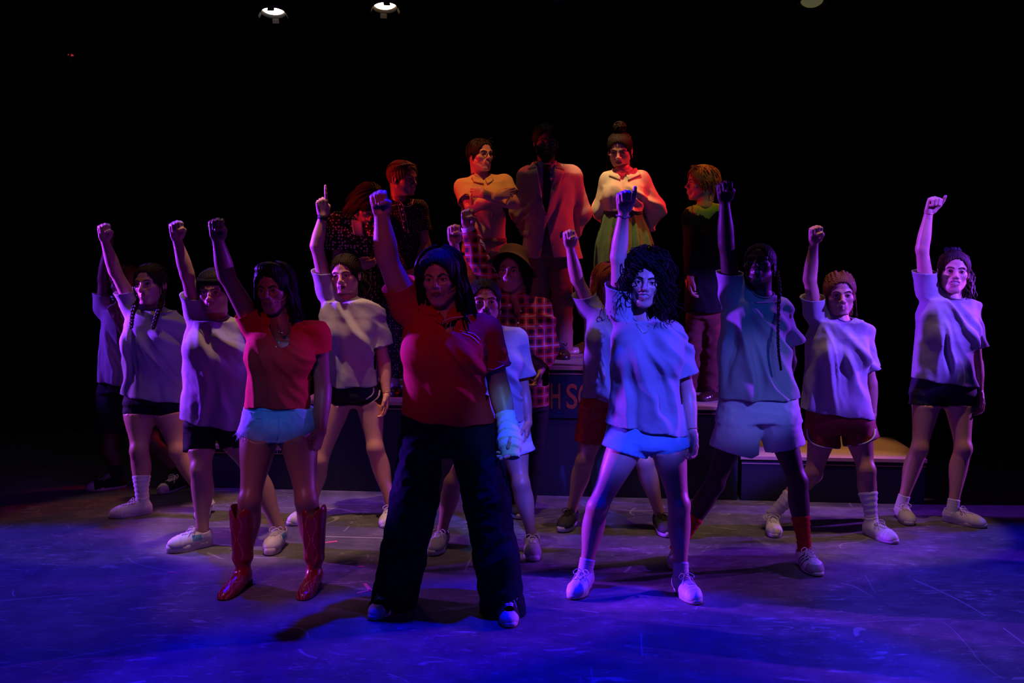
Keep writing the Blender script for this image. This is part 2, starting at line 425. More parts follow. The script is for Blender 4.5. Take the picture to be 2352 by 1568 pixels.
def skin(name, col, rough=.42, spec=.45):
    m = mat(name, col, rough, spec, bump=.0006, bscale=140, var=.07, vscale=14)
    return m
SK = dict(
    light=skin('skin_light', (.58, .30, .22)), mid=skin('skin_medium', (.44, .22, .15)),
    tan=skin('skin_tan', (.32, .155, .10)), dark=skin('skin_dark', (.065, .030, .022), .5, .28), deep=skin('skin_deep', (.11, .052, .035), .5, .3),
    olive=skin('skin_olive', (.46, .26, .18)))
LIP = dict(nude=mat('lips_natural', (.42, .16, .14), .4, .5), dark=mat('lips_dark', (.16, .05, .05), .4, .5), red=mat('lips_red', (.35, .02, .04), .35, .5))
M = dict(
    tee=mat('heather_grey_jersey', (.29, .29, .305), .9, .15, bump=.0008, bscale=260, var=.16, vscale=420, sheen=.1),
    tee_light=mat('pale_grey_jersey', (.37, .365, .375), .9, .15, bump=.0008, bscale=260, var=.16, vscale=420, sheen=.1),
    red_top=mat('red_rib_knit', (.62, .022, .022), .85, .2, bump=.0010, bscale=180, var=.08, vscale=120),
    polo=mat('red_polo_knit', (.50, .018, .028), .8, .2, bump=.0006, bscale=240, var=.06, vscale=120),
    white_trim=mat('white_trim', (.75, .75, .78), .6, .3), black_cloth=mat('black_cloth', (.008, .008, .010), .8, .2, bump=.0006, bscale=200),
    dark_jeans=mat('dark_denim', (.004, .006, .022), .9, .08, bump=.0008, bscale=260, var=.3, vscale=60),
    denim=mat('light_washed_denim', (.26, .40, .52), .85, .2, bump=.0010, bscale=260, var=.28, vscale=40),
    denim_fray=mat('frayed_denim_threads', (.55, .62, .66), .9, .1),
    pale_short=mat('pale_fleece_shorts', (.50, .50, .56), .9, .2, bump=.0007, bscale=200, var=.08, vscale=80),
    lilac_short=mat('pale_satin_shorts', (.52, .50, .56), .45, .4, bump=.0006, bscale=100),
    teal_short=mat('light_blue_shorts', (.14, .38, .50), .8, .2, bump=.0006, bscale=200, var=.06),
    red_satin=mat('red_satin', (.45, .012, .008), .38, .5, bump=.0010, bscale=60),
    red_short=mat('dark_red_running_cloth', (.22, .015, .012), .6, .3, bump=.0006, bscale=160),
    black_short=mat('black_running_cloth', (.006, .006, .008), .55, .3, bump=.0005, bscale=160),
    navy_short=mat('dark_running_cloth', (.020, .020, .026), .7, .3, bump=.0006, bscale=160),
    tan_shirt=mat('tan_work_shirt', (.55, .36, .16), .85, .2, bump=.0007, bscale=220, var=.07),
    tan_trouser=mat('tan_work_trousers', (.36, .24, .10), .85, .2, bump=.0007, bscale=220, var=.07),
    suit=mat('beige_wool_suit', (.40, .30, .25), .9, .15, bump=.0007, bscale=260, var=.10, vscale=160),
    trouser=mat('brown_trousers', (.16, .10, .075), .85, .2, bump=.0007, bscale=220),
    rust_trouser=mat('rust_brown_trousers', (.15, .035, .028), .85, .2, bump=.0007, bscale=220),
    shirt=mat('cream_shirt', (.60, .52, .50), .8, .2), tie=mat('black_tie', (.006, .006, .006), .6, .3),
    blouse=mat('cream_blouse', (.72, .62, .42), .8, .2, bump=.0006, bscale=200, var=.05),
    skirt=mat('green_corduroy', (.10, .17, .075), .9, .15, bump=.0010, bscale=160, var=.15, vscale=90),
    vest=mat('black_vest_and_sleeve_shade', (.006, .006, .006), .8, .2), yshirt=mat('mustard_shirt', (.42, .33, .08), .85, .2, bump=.0006),
    sock=mat('white_sock', (.66, .64, .66), .95, .1, bump=.0012, bscale=240), redsock=mat('red_sock', (.45, .025, .02), .95, .1, bump=.0012, bscale=240),
    blacksock=mat('black_sock', (.012, .012, .012), .95, .1),
    shoe_white=mat('white_leather', (.68, .66, .66), .5, .4, bump=.0005, bscale=60, var=.06), canvas=mat('black_canvas', (.012, .012, .016), .85, .2, bump=.0006, bscale=300),
    rubber=mat('off_white_rubber', (.60, .57, .55), .6, .3), rubber_dark=mat('black_rubber', (.012, .012, .012), .6, .3),
    shoe_grey=mat('grey_mesh_sneaker', (.36, .33, .34), .75, .3, bump=.0010, bscale=300), shoe_char=mat('charcoal_mesh_sneaker', (.045, .045, .048), .75, .3, bump=.0010, bscale=300),
    lace=mat('white_lace', (.68, .66, .66), .85, .2), lace_dark=mat('dark_lace', (.03, .03, .03), .85, .2),
    gum=mat('mauve_suede_toe', (.30, .26, .30), .8, .2), stripe=mat('black_shoe_stripe', (.012, .012, .016), .6, .3), 
    boot=mat('red_boot_leather', (.28, .010, .014), .28, .55, bump=.0015, bscale=22, coat=.3), boot_stitch=mat('pale_red_stitching', (.55, .12, .14), .4, .5),
    oxford=mat('brown_polished_leather', (.06, .018, .010), .2, .6, coat=.4), heel=mat('black_heel', (.008, .008, .008), .4, .4), beige_shoe=mat('beige_leather', (.60, .36, .20), .3, .5),
    hair_black=mat('hair_black', (.006, .005, .005), .42, .5), hair_dark=mat('hair_dark_brown', (.020, .011, .008), .42, .5),
    hair_brown=mat('hair_brown', (.055, .026, .014), .42, .5), hair_auburn=mat('hair_auburn', (.12, .042, .018), .42, .5),
    hair_red=mat('hair_ginger', (.32, .075, .018), .45, .5), hair_blond=mat('hair_golden_brown', (.20, .105, .04), .42, .5),
    eye_white=mat('eye_white', (.62, .60, .60), .25, .6), iris=mat('iris_brown', (.018, .009, .006), .12, .8), teeth=mat('teeth', (.72, .70, .66), .3, .5),
    brow=mat('eyebrow', (.012, .008, .007), .7, .2), mouth=mat('inside_mouth', (.03, .006, .006), .6, .2),
    gold=mat('gold', (.75, .55, .22), .22, .5, metal=1), silver=mat('silver', (.75, .75, .78), .2, .5, metal=1), bead=mat('dark_cord', (.01, .008, .008), .6, .3),
    mic=mat('headset_microphone', (.42, .30, .24), .4, .4), bandage=mat('white_bandage', (.62, .66, .70), .95, .1, bump=.0010, bscale=220), felt=mat('brown_felt', (.11, .055, .022), .95, .1, bump=.0008, bscale=260, var=.12),
    nail=mat('nail', (.70, .50, .46), .3, .5), btn=mat('pearl_button', (.7, .66, .64), .25, .6), lens=mat('spectacle_lens', (.05, .05, .05), .05, .6), frame_dk=mat('spectacle_frame', (.01, .008, .008), .3, .5),
    bandana=mat('rust_orange_neckerchief', (.42, .06, .03), .85, .2), bib=mat('cream_cloth', (.66, .50, .36), .9, .15, bump=.0008), 
)
def link_mix(nt, fac, a, b):
    r = nt.nodes.new('ShaderNodeMix'); r.data_type = 'RGBA'
    for i, x in ((6, a), (7, b)):
        if hasattr(x, 'default_value') or hasattr(x, 'links'): nt.links.new(x, r.inputs[i])
        else: r.inputs[i].default_value = (*x, 1)
    if isinstance(fac, float): r.inputs[0].default_value = fac
    else: nt.links.new(fac, r.inputs[0])
    return r.outputs[2]
def math_node(nt, op, a, b=None, clamp=False):
    n = nt.nodes.new('ShaderNodeMath'); n.operation = op; n.use_clamp = clamp
    for i, x in enumerate((a, b)):
        if x is None: continue
        if isinstance(x, (int, float)): n.inputs[i].default_value = x
        else: nt.links.new(x, n.inputs[i])
    return n.outputs[0]

def dotted(name, ground_c, dot_c, scale, size):
    m = mat(name, ground_c, .85, .2); nt = m.node_tree; tc = nt.nodes['Texture Coordinate']
    v = nt.nodes.new('ShaderNodeTexVoronoi'); v.inputs['Scale'].default_value = scale; v.inputs['Randomness'].default_value = .55
    nt.links.new(tc.outputs['Object'], v.inputs['Vector'])
    f = math_node(nt, 'LESS_THAN', v.outputs['Distance'], size)
    nt.links.new(link_mix(nt, f, ground_c, dot_c), nt.nodes['Principled BSDF'].inputs['Base Color'])
    return m
for k_ in [k_ for k_ in M if k_.startswith('hair_')]:          # strand relief
    nt = M[k_].node_tree; tc = nt.nodes['Texture Coordinate']; mp = nt.nodes.new('ShaderNodeMapping'); mp.inputs['Scale'].default_value = (1, 1, .18); nt.links.new(tc.outputs['Object'], mp.inputs[0])
    n_ = nt.nodes.new('ShaderNodeTexNoise'); n_.inputs['Scale'].default_value = 260; n_.inputs['Detail'].default_value = 2; nt.links.new(mp.outputs[0], n_.inputs[0])
    bp = nt.nodes.new('ShaderNodeBump'); bp.inputs['Distance'].default_value = .003; nt.links.new(n_.outputs[0], bp.inputs['Height']); nt.links.new(bp.outputs[0], nt.nodes['Principled BSDF'].inputs['Normal']); nt.nodes['Principled BSDF'].inputs['Roughness'].default_value = .5
    nt.nodes['Principled BSDF'].inputs['Specular IOR Level'].default_value = .10
M['dots'] = dotted('black_dress_cream_dots', (.010, .008, .008), (.62, .46, .30), 62, .20)
M['dots_big'] = dotted('black_dress_cream_spots', (.012, .008, .008), (.75, .50, .34), 44, .34)

def plaid():
    m = mat('red_plaid_flannel', (.4, .02, .02), .88, .15, bump=.0006); nt = m.node_tree; tc = nt.nodes['Texture Coordinate']
    sx = nt.nodes.new('ShaderNodeSeparateXYZ'); nt.links.new(tc.outputs['Object'], sx.inputs[0])
    def band(o, f, ph, thr):
        s = math_node(nt, 'SINE', math_node(nt, 'ADD', math_node(nt, 'MULTIPLY', o, f), ph))
        return math_node(nt, 'GREATER_THAN', s, thr)
    a = band(sx.outputs[0], 115, .4, .15); b = band(sx.outputs[2], 105, 1.1, .15)
    wa = band(sx.outputs[0], 115, 3.6, .90); wb = band(sx.outputs[2], 105, 4.2, .90)
    c = link_mix(nt, math_node(nt, 'MULTIPLY', math_node(nt, 'ADD', a, b), .5), (.50, .025, .025), (.035, .008, .014))
    c = link_mix(nt, math_node(nt, 'MULTIPLY', math_node(nt, 'MAXIMUM', wa, wb), .6), c, (.34, .28, .30))
    nt.links.new(c, nt.nodes['Principled BSDF'].inputs['Base Color'])
    return m
M['plaid'] = plaid()

def wood(name, c1, c2):
    m = mat(name, c1, .7, .3); nt = m.node_tree; tc = nt.nodes['Texture Coordinate']
    mp = nt.nodes.new('ShaderNodeMapping'); mp.inputs['Scale'].default_value = (1, 7, 7); nt.links.new(tc.outputs['Object'], mp.inputs[0])
    n = nt.nodes.new('ShaderNodeTexNoise'); n.inputs['Scale'].default_value = 7; n.inputs['Detail'].default_value = 8; nt.links.new(mp.outputs[0], n.inputs[0])
    n2 = nt.nodes.new('ShaderNodeTexNoise'); n2.inputs['Scale'].default_value = 120; nt.links.new(tc.outputs['Object'], n2.inputs[0])
    f = math_node(nt, 'ADD', math_node(nt, 'MULTIPLY', n.outputs[0], .6), math_node(nt, 'MULTIPLY', n2.outputs[0], .4))
    nt.links.new(link_mix(nt, f, c1, c2), nt.nodes['Principled BSDF'].inputs['Base Color'])
    return m
M['ply'] = wood('raw_particle_board', (.36, .24, .14), (.56, .40, .24))
M['riser'] = mat('black_painted_board', (.016, .018, .026), .75, .25, var=.2, vscale=8)
M['sign_blue'] = mat('navy_sign_paint', (.005, .012, .035), .6, .3, var=.15, vscale=12)
M['sign_orange'] = mat('orange_letter_paint', (.26, .075, .022), .6, .3, var=.2, vscale=20)
M['curtain'] = mat('black_velour', (.004, .004, .004), 1.0, .05)
M['black_wall'] = mat('black_wall', (.005, .005, .005), .95, .05)
M['steel_black'] = mat('black_enamel_steel', (.010, .009, .009), .5, .4)
M['pink_tape'] = mat('pink_tape', (.75, .12, .30), .6, .3)
M['white_tape'] = mat('white_tape', (.6, .6, .6), .6, .3)

def floor_mat():
    m = mat('scuffed_black_stage_paint', (.1, .1, .1), .5, .35); nt = m.node_tree; L = nt.links; b = nt.nodes['Principled BSDF']; tc = nt.nodes['Texture Coordinate']
    def noise(scale, det=6, rough=.6, mapping=None, dist=0):
        v = tc.outputs['Object']
        if mapping:
            mp = nt.nodes.new('ShaderNodeMapping'); mp.inputs['Scale'].default_value = mapping[0]; mp.inputs['Rotation'].default_value = (0, 0, mapping[1]); L.new(v, mp.inputs[0]); v = mp.outputs[0]
        n = nt.nodes.new('ShaderNodeTexNoise'); n.inputs['Scale'].default_value = scale; n.inputs['Detail'].default_value = det; n.inputs['Roughness'].default_value = rough; n.inputs['Distortion'].default_value = dist
        L.new(v, n.inputs['Vector']); return n.outputs['Fac']
    big = noise(1.3, 5, .6); mid = noise(9, 6, .7)
    dust = math_node(nt, 'MULTIPLY', math_node(nt, 'SUBTRACT', math_node(nt, 'MULTIPLY', big, mid), .16, True), 2.2, True)
    c = link_mix(nt, dust, (.070, .068, .072), (.24, .23, .24))
    # scratches: thin level lines of stretched noise, masked into short lengths
    acc = None
    for i, (sc_, st, rot, wdt, msk) in enumerate([(.55, (1, .35, 1), .5, .0012, 1.6), (.7, (.4, 1, 1), -.4, .0012, 1.8), (1.0, (1, .5, 1), 1.2, .0016, 2.2), (.9, (.3, 1, 1), .15, .0014, 2.4), (.5, (1, 1, 1), 2.0, .0008, 1.4), (1.3, (.5, 1, 1), 2.6, .0020, 3.0)]):
        n = noise(sc_, 1.5, .4, (st, rot), .3)
        ln = math_node(nt, 'LESS_THAN', math_node(nt, 'ABSOLUTE', math_node(nt, 'SUBTRACT', n, .5 + .03 * i - .05)), wdt * .8)
        mk = math_node(nt, 'GREATER_THAN', noise(msk, 3, .6, ((1, 1, 1), 2.2 * i + 1)), .56)
        x = math_node(nt, 'MULTIPLY', ln, mk)
        acc = x if acc is None else math_node(nt, 'MAXIMUM', acc, x)
    # fine streaks and flecks running across the stage
    def flecks(scale, st, rot, thr, gain):
        fs = noise(scale, 6, .78, (st, rot), 1.1)
        return math_node(nt, 'MULTIPLY', math_node(nt, 'SUBTRACT', fs, thr, True), gain, True)
    patchy = math_node(nt, 'MULTIPLY', math_node(nt, 'SUBTRACT', noise(1.7, 4, .6), .36, True), 3.4, True)
    a1 = flecks(15, (.42, 1.5, 1), .06, .560, 8.0); a2 = flecks(22, (.22, 1.3, 1), .75, .600, 9.0); a3 = flecks(24, (1.2, .26, 1), .35, .610, 9.0)
    sp = math_node(nt, 'GREATER_THAN', noise(85, 2, .5), .745)
    fl = math_node(nt, 'MAXIMUM', math_node(nt, 'MAXIMUM', a1, math_node(nt, 'MULTIPLY', a2, .8)), math_node(nt, 'MAXIMUM', math_node(nt, 'MULTIPLY', a3, .6), math_node(nt, 'MULTIPLY', sp, .7)))
    acc2 = math_node(nt, 'MULTIPLY', fl, math_node(nt, 'ADD', .18, math_node(nt, 'MULTIPLY', patchy, .75)))
    acc = math_node(nt, 'MAXIMUM', math_node(nt, 'MULTIPLY', acc, .42), acc2)
    c = link_mix(nt, acc, c, (.46, .44, .46))
    L.new(c, b.inputs['Base Color'])
    r = math_node(nt, 'ADD', .42, math_node(nt, 'MULTIPLY', mid, .35)); L.new(r, b.inputs['Roughness'])
    bp = nt.nodes.new('ShaderNodeBump'); bp.inputs['Distance'].default_value = .0012; L.new(noise(60, 4), bp.inputs['Height']); L.new(bp.outputs[0], b.inputs['Normal'])
    return m
M['floor'] = floor_mat()
# ------------------------------------------------------------------ shoes (built once per kind, toe along -Y, sole at z=0, ankle at y=0)
def R2(a):
    c, s = math.cos(a), math.sin(a); return np.array([[c, -s, 0], [s, c, 0], [0, 0, 1.]])
def outline(n, L0=.06, L1=.205, wf=.048, wh=.034, toe=1.0, grow=0.0, waist=.82):
    """sole outline, counter-clockwise"""
    t = np.arange(n) / n * 2 * math.pi
    y = -np.cos(t) * (L0 + L1) / 2 - (L1 - L0) / 2
    u = (L0 - y) / (L0 + L1)                                     # 0 heel .. 1 toe
    wd = wh + (wf - wh) * np.clip((u - .25) / .4, 0, 1) - (1 - waist) * .05 * np.exp(-((u - .4) / .14) ** 2)
    x = np.sign(np.sin(t)) * np.abs(np.sin(t)) ** (.72 * toe) * (wd + grow)
    x = x + .006 * np.sin(u * 3.14)
    y = y * (1 + grow / .13)
    return np.stack([x, y], 1)
def slab(ol, z0, z1, rise=0.0, ins=.003):
    n = len(ol); u = np.clip((-ol[:, 1] - .08) / .13, 0, 1) ** 2 * rise
    rows = [(z0, .94), (z0 + .003, 1.0), ((z0 + z1) / 2, 1.01), (z1 - .002, 1.0), (z1, 1 - ins / .05)]
    V = np.concatenate([np.column_stack([ol * s, np.full(n, z) + u]) for z, s in rows] + [[[0, -.07, z0], [0, -.07, z1]]])
    F = []
    for r in range(len(rows) - 1):
        for j in range(n): F.append((r * n + j, r * n + (j + 1) % n, (r + 1) * n + (j + 1) % n, (r + 1) * n + j))
    a = len(rows) * n
    for j in range(n): F.append(((j + 1) % n, j, a, a)); F.append(((len(rows) - 1) * n + j, (len(rows) - 1) * n + (j + 1) % n, a + 1, a + 1))
    return V, np.array(F)

SHOES = {}
def shoe_proto(kind):
    if kind in SHOES: return SHOES[kind]
    K = dict(h=.0045, sole=(.0, .026), rise=.008, cw=.046, collar=.088, cr=.040, mats=('shoe_white', 'rubber', 'lace'), lace=True, cap=None, toe=1, heel=None, L1=.205)
    K.update(dict(
        sneaker={}, tennis=dict(mats=('shoe_white', 'rubber', 'lace'), collar=.080),
        platform=dict(sole=(0, .042), collar=.100), high=dict(mats=('canvas', 'rubber', 'lace'), collar=.125, cr=.042, cap='rubber'),
        high_white=dict(mats=('shoe_white', 'rubber', 'lace'), collar=.120, cr=.042, cap='rubber'),
        skate=dict(mats=('canvas', 'rubber', 'lace'), collar=.075, cap='rubber'), stripe=dict(collar=.078, cap='gum', sole=(0, .022)),
        mesh=dict(mats=('shoe_grey', 'rubber', 'lace'), sole=(0, .034), rise=.014), trainer=dict(mats=('shoe_char', 'rubber', 'lace_dark'), sole=(0, .034), rise=.014),
        boot=dict(mats=('boot', 'heel', None), lace=False, collar=.33, cr=.052, toe=1.5, sole=(.0, .012), rise=.014, heel=.038, L1=.215),
        oxford=dict(mats=('oxford', 'heel', 'lace_dark'), sole=(0, .012), collar=.075, heel=.022), beige=dict(mats=('beige_shoe', 'heel', None), lace=False, sole=(0, .010), collar=.062, heel=.03, toe=1.3),
        mary=dict(mats=('heel', 'heel', None), lace=False, sole=(0, .012), collar=.055, heel=.02))[kind])
    z0 = K['sole'][1] - .004
    hl = K['heel'] or 0
    f = Field()
    L1 = K['L1']
    lift = hl * .6
    # toe box, instep, heel cup, collar
    tz = .030 if K['toe'] == 1 else .026
    f.ell((.004, -L1 + .062, z0 + .004), (.047 - .006 * (K['toe'] - 1) * 2, .062, tz + .012), k=.03)
    if K['toe'] > 1: f.ell((.002, -L1 + .045, z0 + .002), (.030, .045, .026), k=.03)
    f.cone((.002, -.125, z0 + .012), (0, -.030, z0 + .034 + lift), .034, .036, k=.03)
    f.ell((0, .020, z0 + .016 + lift), (.036, .042, .048), k=.03)
    f.ell((.002, -.075, z0 + .006 + lift * .5), (.040, .08, .036), k=.03)
    ct = K['collar'] + lift
    f.cone((0, 0, z0 + .03 + lift), (0, .004, ct + .02), .038, K['cr'], k=.025)
    if kind == 'boot':
        f.cone((0, .004, .16), (0, .012, .40), .043, .062, k=.04)
    def low(P): return (z0 - .003) - P[:, 2] + np.clip((-P[:, 1] - .08) / .13, 0, 1) ** 2 * K['rise'] * 0
    cuts = [low]
    if kind == 'boot':
        cuts.append(lambda P: P[:, 2] - (ct + .05 - .055 * np.cos(np.arctan2(P[:, 0], -P[:, 1]) * 2) * 0 - .030 * np.exp(-(P[:, 0] / .022) ** 2) + .02 * np.abs(P[:, 0]) / .05))
    else:
        cuts.append(lambda P: P[:, 2] - (ct + .25 * np.clip(-P[:, 1] - .03, -.03, 1) * 0 - .01 * np.cos(P[:, 1] * 40)))
    if kind == 'mary': cuts.append(lambda P: np.minimum(P[:, 2] - (z0 + .030 + lift * .5), .062 - np.hypot(P[:, 0] / .8, (P[:, 1] + .070) / 1.1)))
    def disp(P, N):
        if kind == 'boot':
            z = P[:, 2]; return .004 * np.sin(z * 70 + 3 * np.sin(P[:, 0] * 30)) * np.exp(-((z - .12) / .05) ** 2) + .002 * vnoise(P, 3, 30)
        return .0012 * vnoise(P, 3, 60) + .0015 * np.sin(P[:, 1] * 260) * np.exp(-((P[:, 1] + .135) / .02) ** 2)
    def mids(C):
        r = np.zeros(len(C), int)
        if K['cap'] == 'rubber': r[(C[:, 1] < -L1 + .050)] = 1
        if K['cap'] == 'gum':
            r[(C[:, 1] < -L1 + .060) & (C[:, 2] < z0 + .036)] = 1
        if kind == 'stripe':
            for k in range(3):
                u = (C[:, 1] + .04 + .028 * k) + (C[:, 2] - .03) * .7
                r[(np.abs(u) < .006) & (np.abs(C[:, 0]) > .022) & (C[:, 2] < .075)] = 2
        if kind == 'platform':
            r[(C[:, 1] > -.075) & (C[:, 1] < -.02) & (np.abs(C[:, 0]) > .03) & (C[:, 2] < .085) & (C[:, 2] > .055)] = 2
        if kind == 'boot':
            for k, a in enumerate((.0, .016)):
                u = np.abs(np.abs(C[:, 0]) - (.012 + a) - .010 * np.sin(C[:, 1] * 60)); r[(u < .0018) & (C[:, 1] < -.06)] = 1
                v = np.abs(np.abs(C[:, 0]) - .018 - .010 * np.sin(C[:, 2] * 42)); r[(v < .0018) & (C[:, 2] > .14) & (C[:, 1] < 0)] = 1
        return r
    m1 = {'rubber': M['rubber'], 'gum': M['gum']}.get(K['cap'], M['boot_stitch'] if kind == 'boot' else M['rubber'])
    o = garment('shoe' if kind != 'boot' else 'cowboy_boot', f, cuts, K['h'] if kind != 'boot' else .005, [M[K['mats'][0]], m1, M['stripe'] if kind != 'platform' else M['teal_short']], None, None, disp, .003, mids=mids)
    parts = [o]
    ol = outline(28, toe=K['toe'], wf=.050 if K['toe'] == 1 else .044, L1=L1 + .002)
    sp = [slab(ol, *K['sole'], rise=K['rise'] * .4)]
    if K['heel']:
        ho = outline(20, L0=.056, L1=.01, wf=.036, wh=.034); hv, hf = slab(ho, 0, .002, 0)
        V, F = sp[0]; V = V.copy(); V[:, 2] += np.clip((V[:, 1] + .11) / .07, 0, 1) * K['heel'] * .62
        hv = hv.copy(); hv[:, 2] = np.where(hv[:, 2] > .0012, K['heel'] * .62 + .003, 0)
        sp = [(V, F), (hv, hf)]
    V, F = fix(sp)
    s = obj('sole', V, F, M[K['mats'][1]], o); parts.append(s)
    if K['mats'][2] and K['lace']:
        lp = []
        zt = z0 + .048 + lift
        cf = lambda x, y: hit_down(f, x, y) + .0025
        ys = np.linspace(-.118, -.052, 5)
        for i, y in enumerate(ys):
            hw = .017 + .002 * i
            for sgn in (1, -1):
                xs = np.linspace(-hw, hw, 7); pts = [(x, y + sgn * x / hw * .006, cf(x, y + sgn * x / hw * .006)) for x in xs]
                lp.append(tube(pts, .0024, 5))
        y0 = -.048; z = cf(0, y0) + .003
        for sgn in (-1, 1):
            lp.append(tube(spline([(0, y0, z), (sgn * .020, y0 - .002, z + .012), (sgn * .040, y0 - .014, z + .002), (sgn * .034, y0 - .022, z - .010), (sgn * .012, y0 - .008, z + .001), (0, y0, z)], 14), .0022, 5))
            lp.append(tube(spline([(0, y0, z), (sgn * .016, y0 - .020, z + .002), (sgn * .030, y0 - .040, z - .020), (sgn * .036, y0 - .052, z - .036)], 10), .0021, 5))
        V, F = fix(lp)
        parts.append(obj('laces', V, F, M[K['mats'][2]], o))
    if kind == 'mary':
        xs = np.linspace(-.036, .036, 9)
        V, F = fix([tube([(x, -.045, z0 + .046 - (x / .036) ** 2 * .028 + .004) for x in xs], .006, 6, flat=.4)])
        parts.append(obj('strap', V, F, M['heel'], o))
    SHOES[kind] = parts
    for q in parts: COL.objects.unlink(q)
    return parts
def hit_down(f, x, y):
    z = np.linspace(.16, .0, 120); P = np.column_stack([np.full(120, x), np.full(120, y), z]); d = f(P); i = np.argmax(d < 0); return z[i]

def put_shoe(kind, ank, yaw, z0, sc_, parent, base, mirror):
    parts = shoe_proto(kind)
    o = parts[0].copy(); COL.objects.link(o); o.parent = parent
    o.location = [ank[0] - base[0], ank[1] - base[1], z0 - base[2]]
    o.rotation_euler = (0, 0, math.radians(yaw)); o.scale = (sc_ * (-1 if mirror else 1), sc_, sc_)
    for q in parts[1:]:
        c = q.copy(); COL.objects.link(c); c.parent = o
    return o

# ------------------------------------------------------------------ heads
class Head:
    def __init__(s, c, yaw=0, pitch=0, roll=0, sc_=1.0, jaw=1.0, smile=0, fem=1):
        s.c = np.array(c, float); s.s = sc_; s.jaw = jaw; s.smile = smile
        a, p, r = map(math.radians, (yaw, pitch, roll))
        F = np.array([math.sin(a) * math.cos(p), -math.cos(a) * math.cos(p), math.sin(p)])
        X = np.array([math.cos(a), math.sin(a), 0]); Z = np.cross(X, -F) * 1.0
        Z = unit(Z); 
        if Z[2] < 0: Z = -Z
        X, Z = X * math.cos(r) + Z * math.sin(r), Z * math.cos(r) - X * math.sin(r)
        s.X, s.F, s.Z = X, F, Z; s.R = np.stack([X, F, Z])
    def __call__(s, u, f, z): return s.c + s.s * (u * s.X + f * s.F + z * s.Z)
    def loc(s, P): return ((P - s.c) @ s.R.T) / s.s
    def field(s):
        q = Field(); S = s.s; H = s
        def E(c, r, k=.02, sub=False): q.ell(H(*c), np.array(r) * S, s.R, k * S, sub)
        def C(a, b, ra, rb=None, k=.02, sub=False): q.cone(H(*a), H(*b), ra * S, None if rb is None else rb * S, k * S, sub)
        E((0, -.018, .032), (.074, .092, .082)); E((0, .028, .045), (.064, .060, .055), .03)
        E((0, .020, -.032), (.0605, .066, .080), .03)
        for sg in (-1, 1):
            C((sg * .052 * s.jaw, .005, -.055), (sg * .020, .062, -.096), .016, .015, .028)
            E((sg * .040, .056, -.018), (.022, .020, .018), .025)
            C((sg * .014, .083, .020), (sg * .044, .070, .022), .009, .008, .018)
        E((0, .066, -.099), (.020, .016, .016), .022)
        for sg in (-1, 1): E((sg * .032, .094, .001), (.019, .020, .0135), .014, True)
        for sg in (-1, 1):
            E((sg * .0315, .0705, .001), (.0165, .0150, .0140), .004)
            E((sg * .0315, .0880, -.0005), (.0118, .0100, .0042), .002, True)       # eye slit
        C((0, .084, .014), (0, .103, -.022), .0075, .0105, .012); E((0, .106, -.027), (.0105, .0110, .0095), .008)
        for sg in (-1, 1): E((sg * .0125, .096, -.031), (.0075, .0095, .0070), .006)
        for sg in (-1, 1): E((sg * .0065, .103, -.0385), (.0032, .0050, .0030), .002, True)
        w_ = .021 + .009 * s.smile; cz = .013 * s.smile; o = .0050 * (s.smile > .5)
        E((0, .082, -.058), (.026, .016, .022), .02)
        if s.smile > .5: E((0, .096, -.0600), (.0250, .018, .0064), .003, True)
        for sg in (-1, 1):
            C((0, .0975 - .003 * s.smile, -.0555 + o), (sg * w_, .0835 - .004 * s.smile, -.0615 + cz), .0048, .0022, .004)
            C((0, .0960 - .003 * s.smile, -.0680 - o), (sg * w_ * .95, .0830 - .004 * s.smile, -.0630 + cz), .0062, .0022, .004)
            E((sg * .079, -.008, -.006), (.0075, .019, .031), .006); E((sg * .0835, -.003, -.002), (.0050, .011, .019), .004, True)
        return q
    def hull(s, g=.0, k=.03):
        """skull outline grown by g, the base of every hair-do"""
        q = Field(); S = s.s
        q.ell(s(0, -.018, .032), np.array((.074 + g, .092 + g, .082 + g)) * S, s.R, k * S); q.ell(s(0, .020, .042), np.array((.066 + g, .066 + g, .060 + g)) * S, s.R, k * S)
        return q

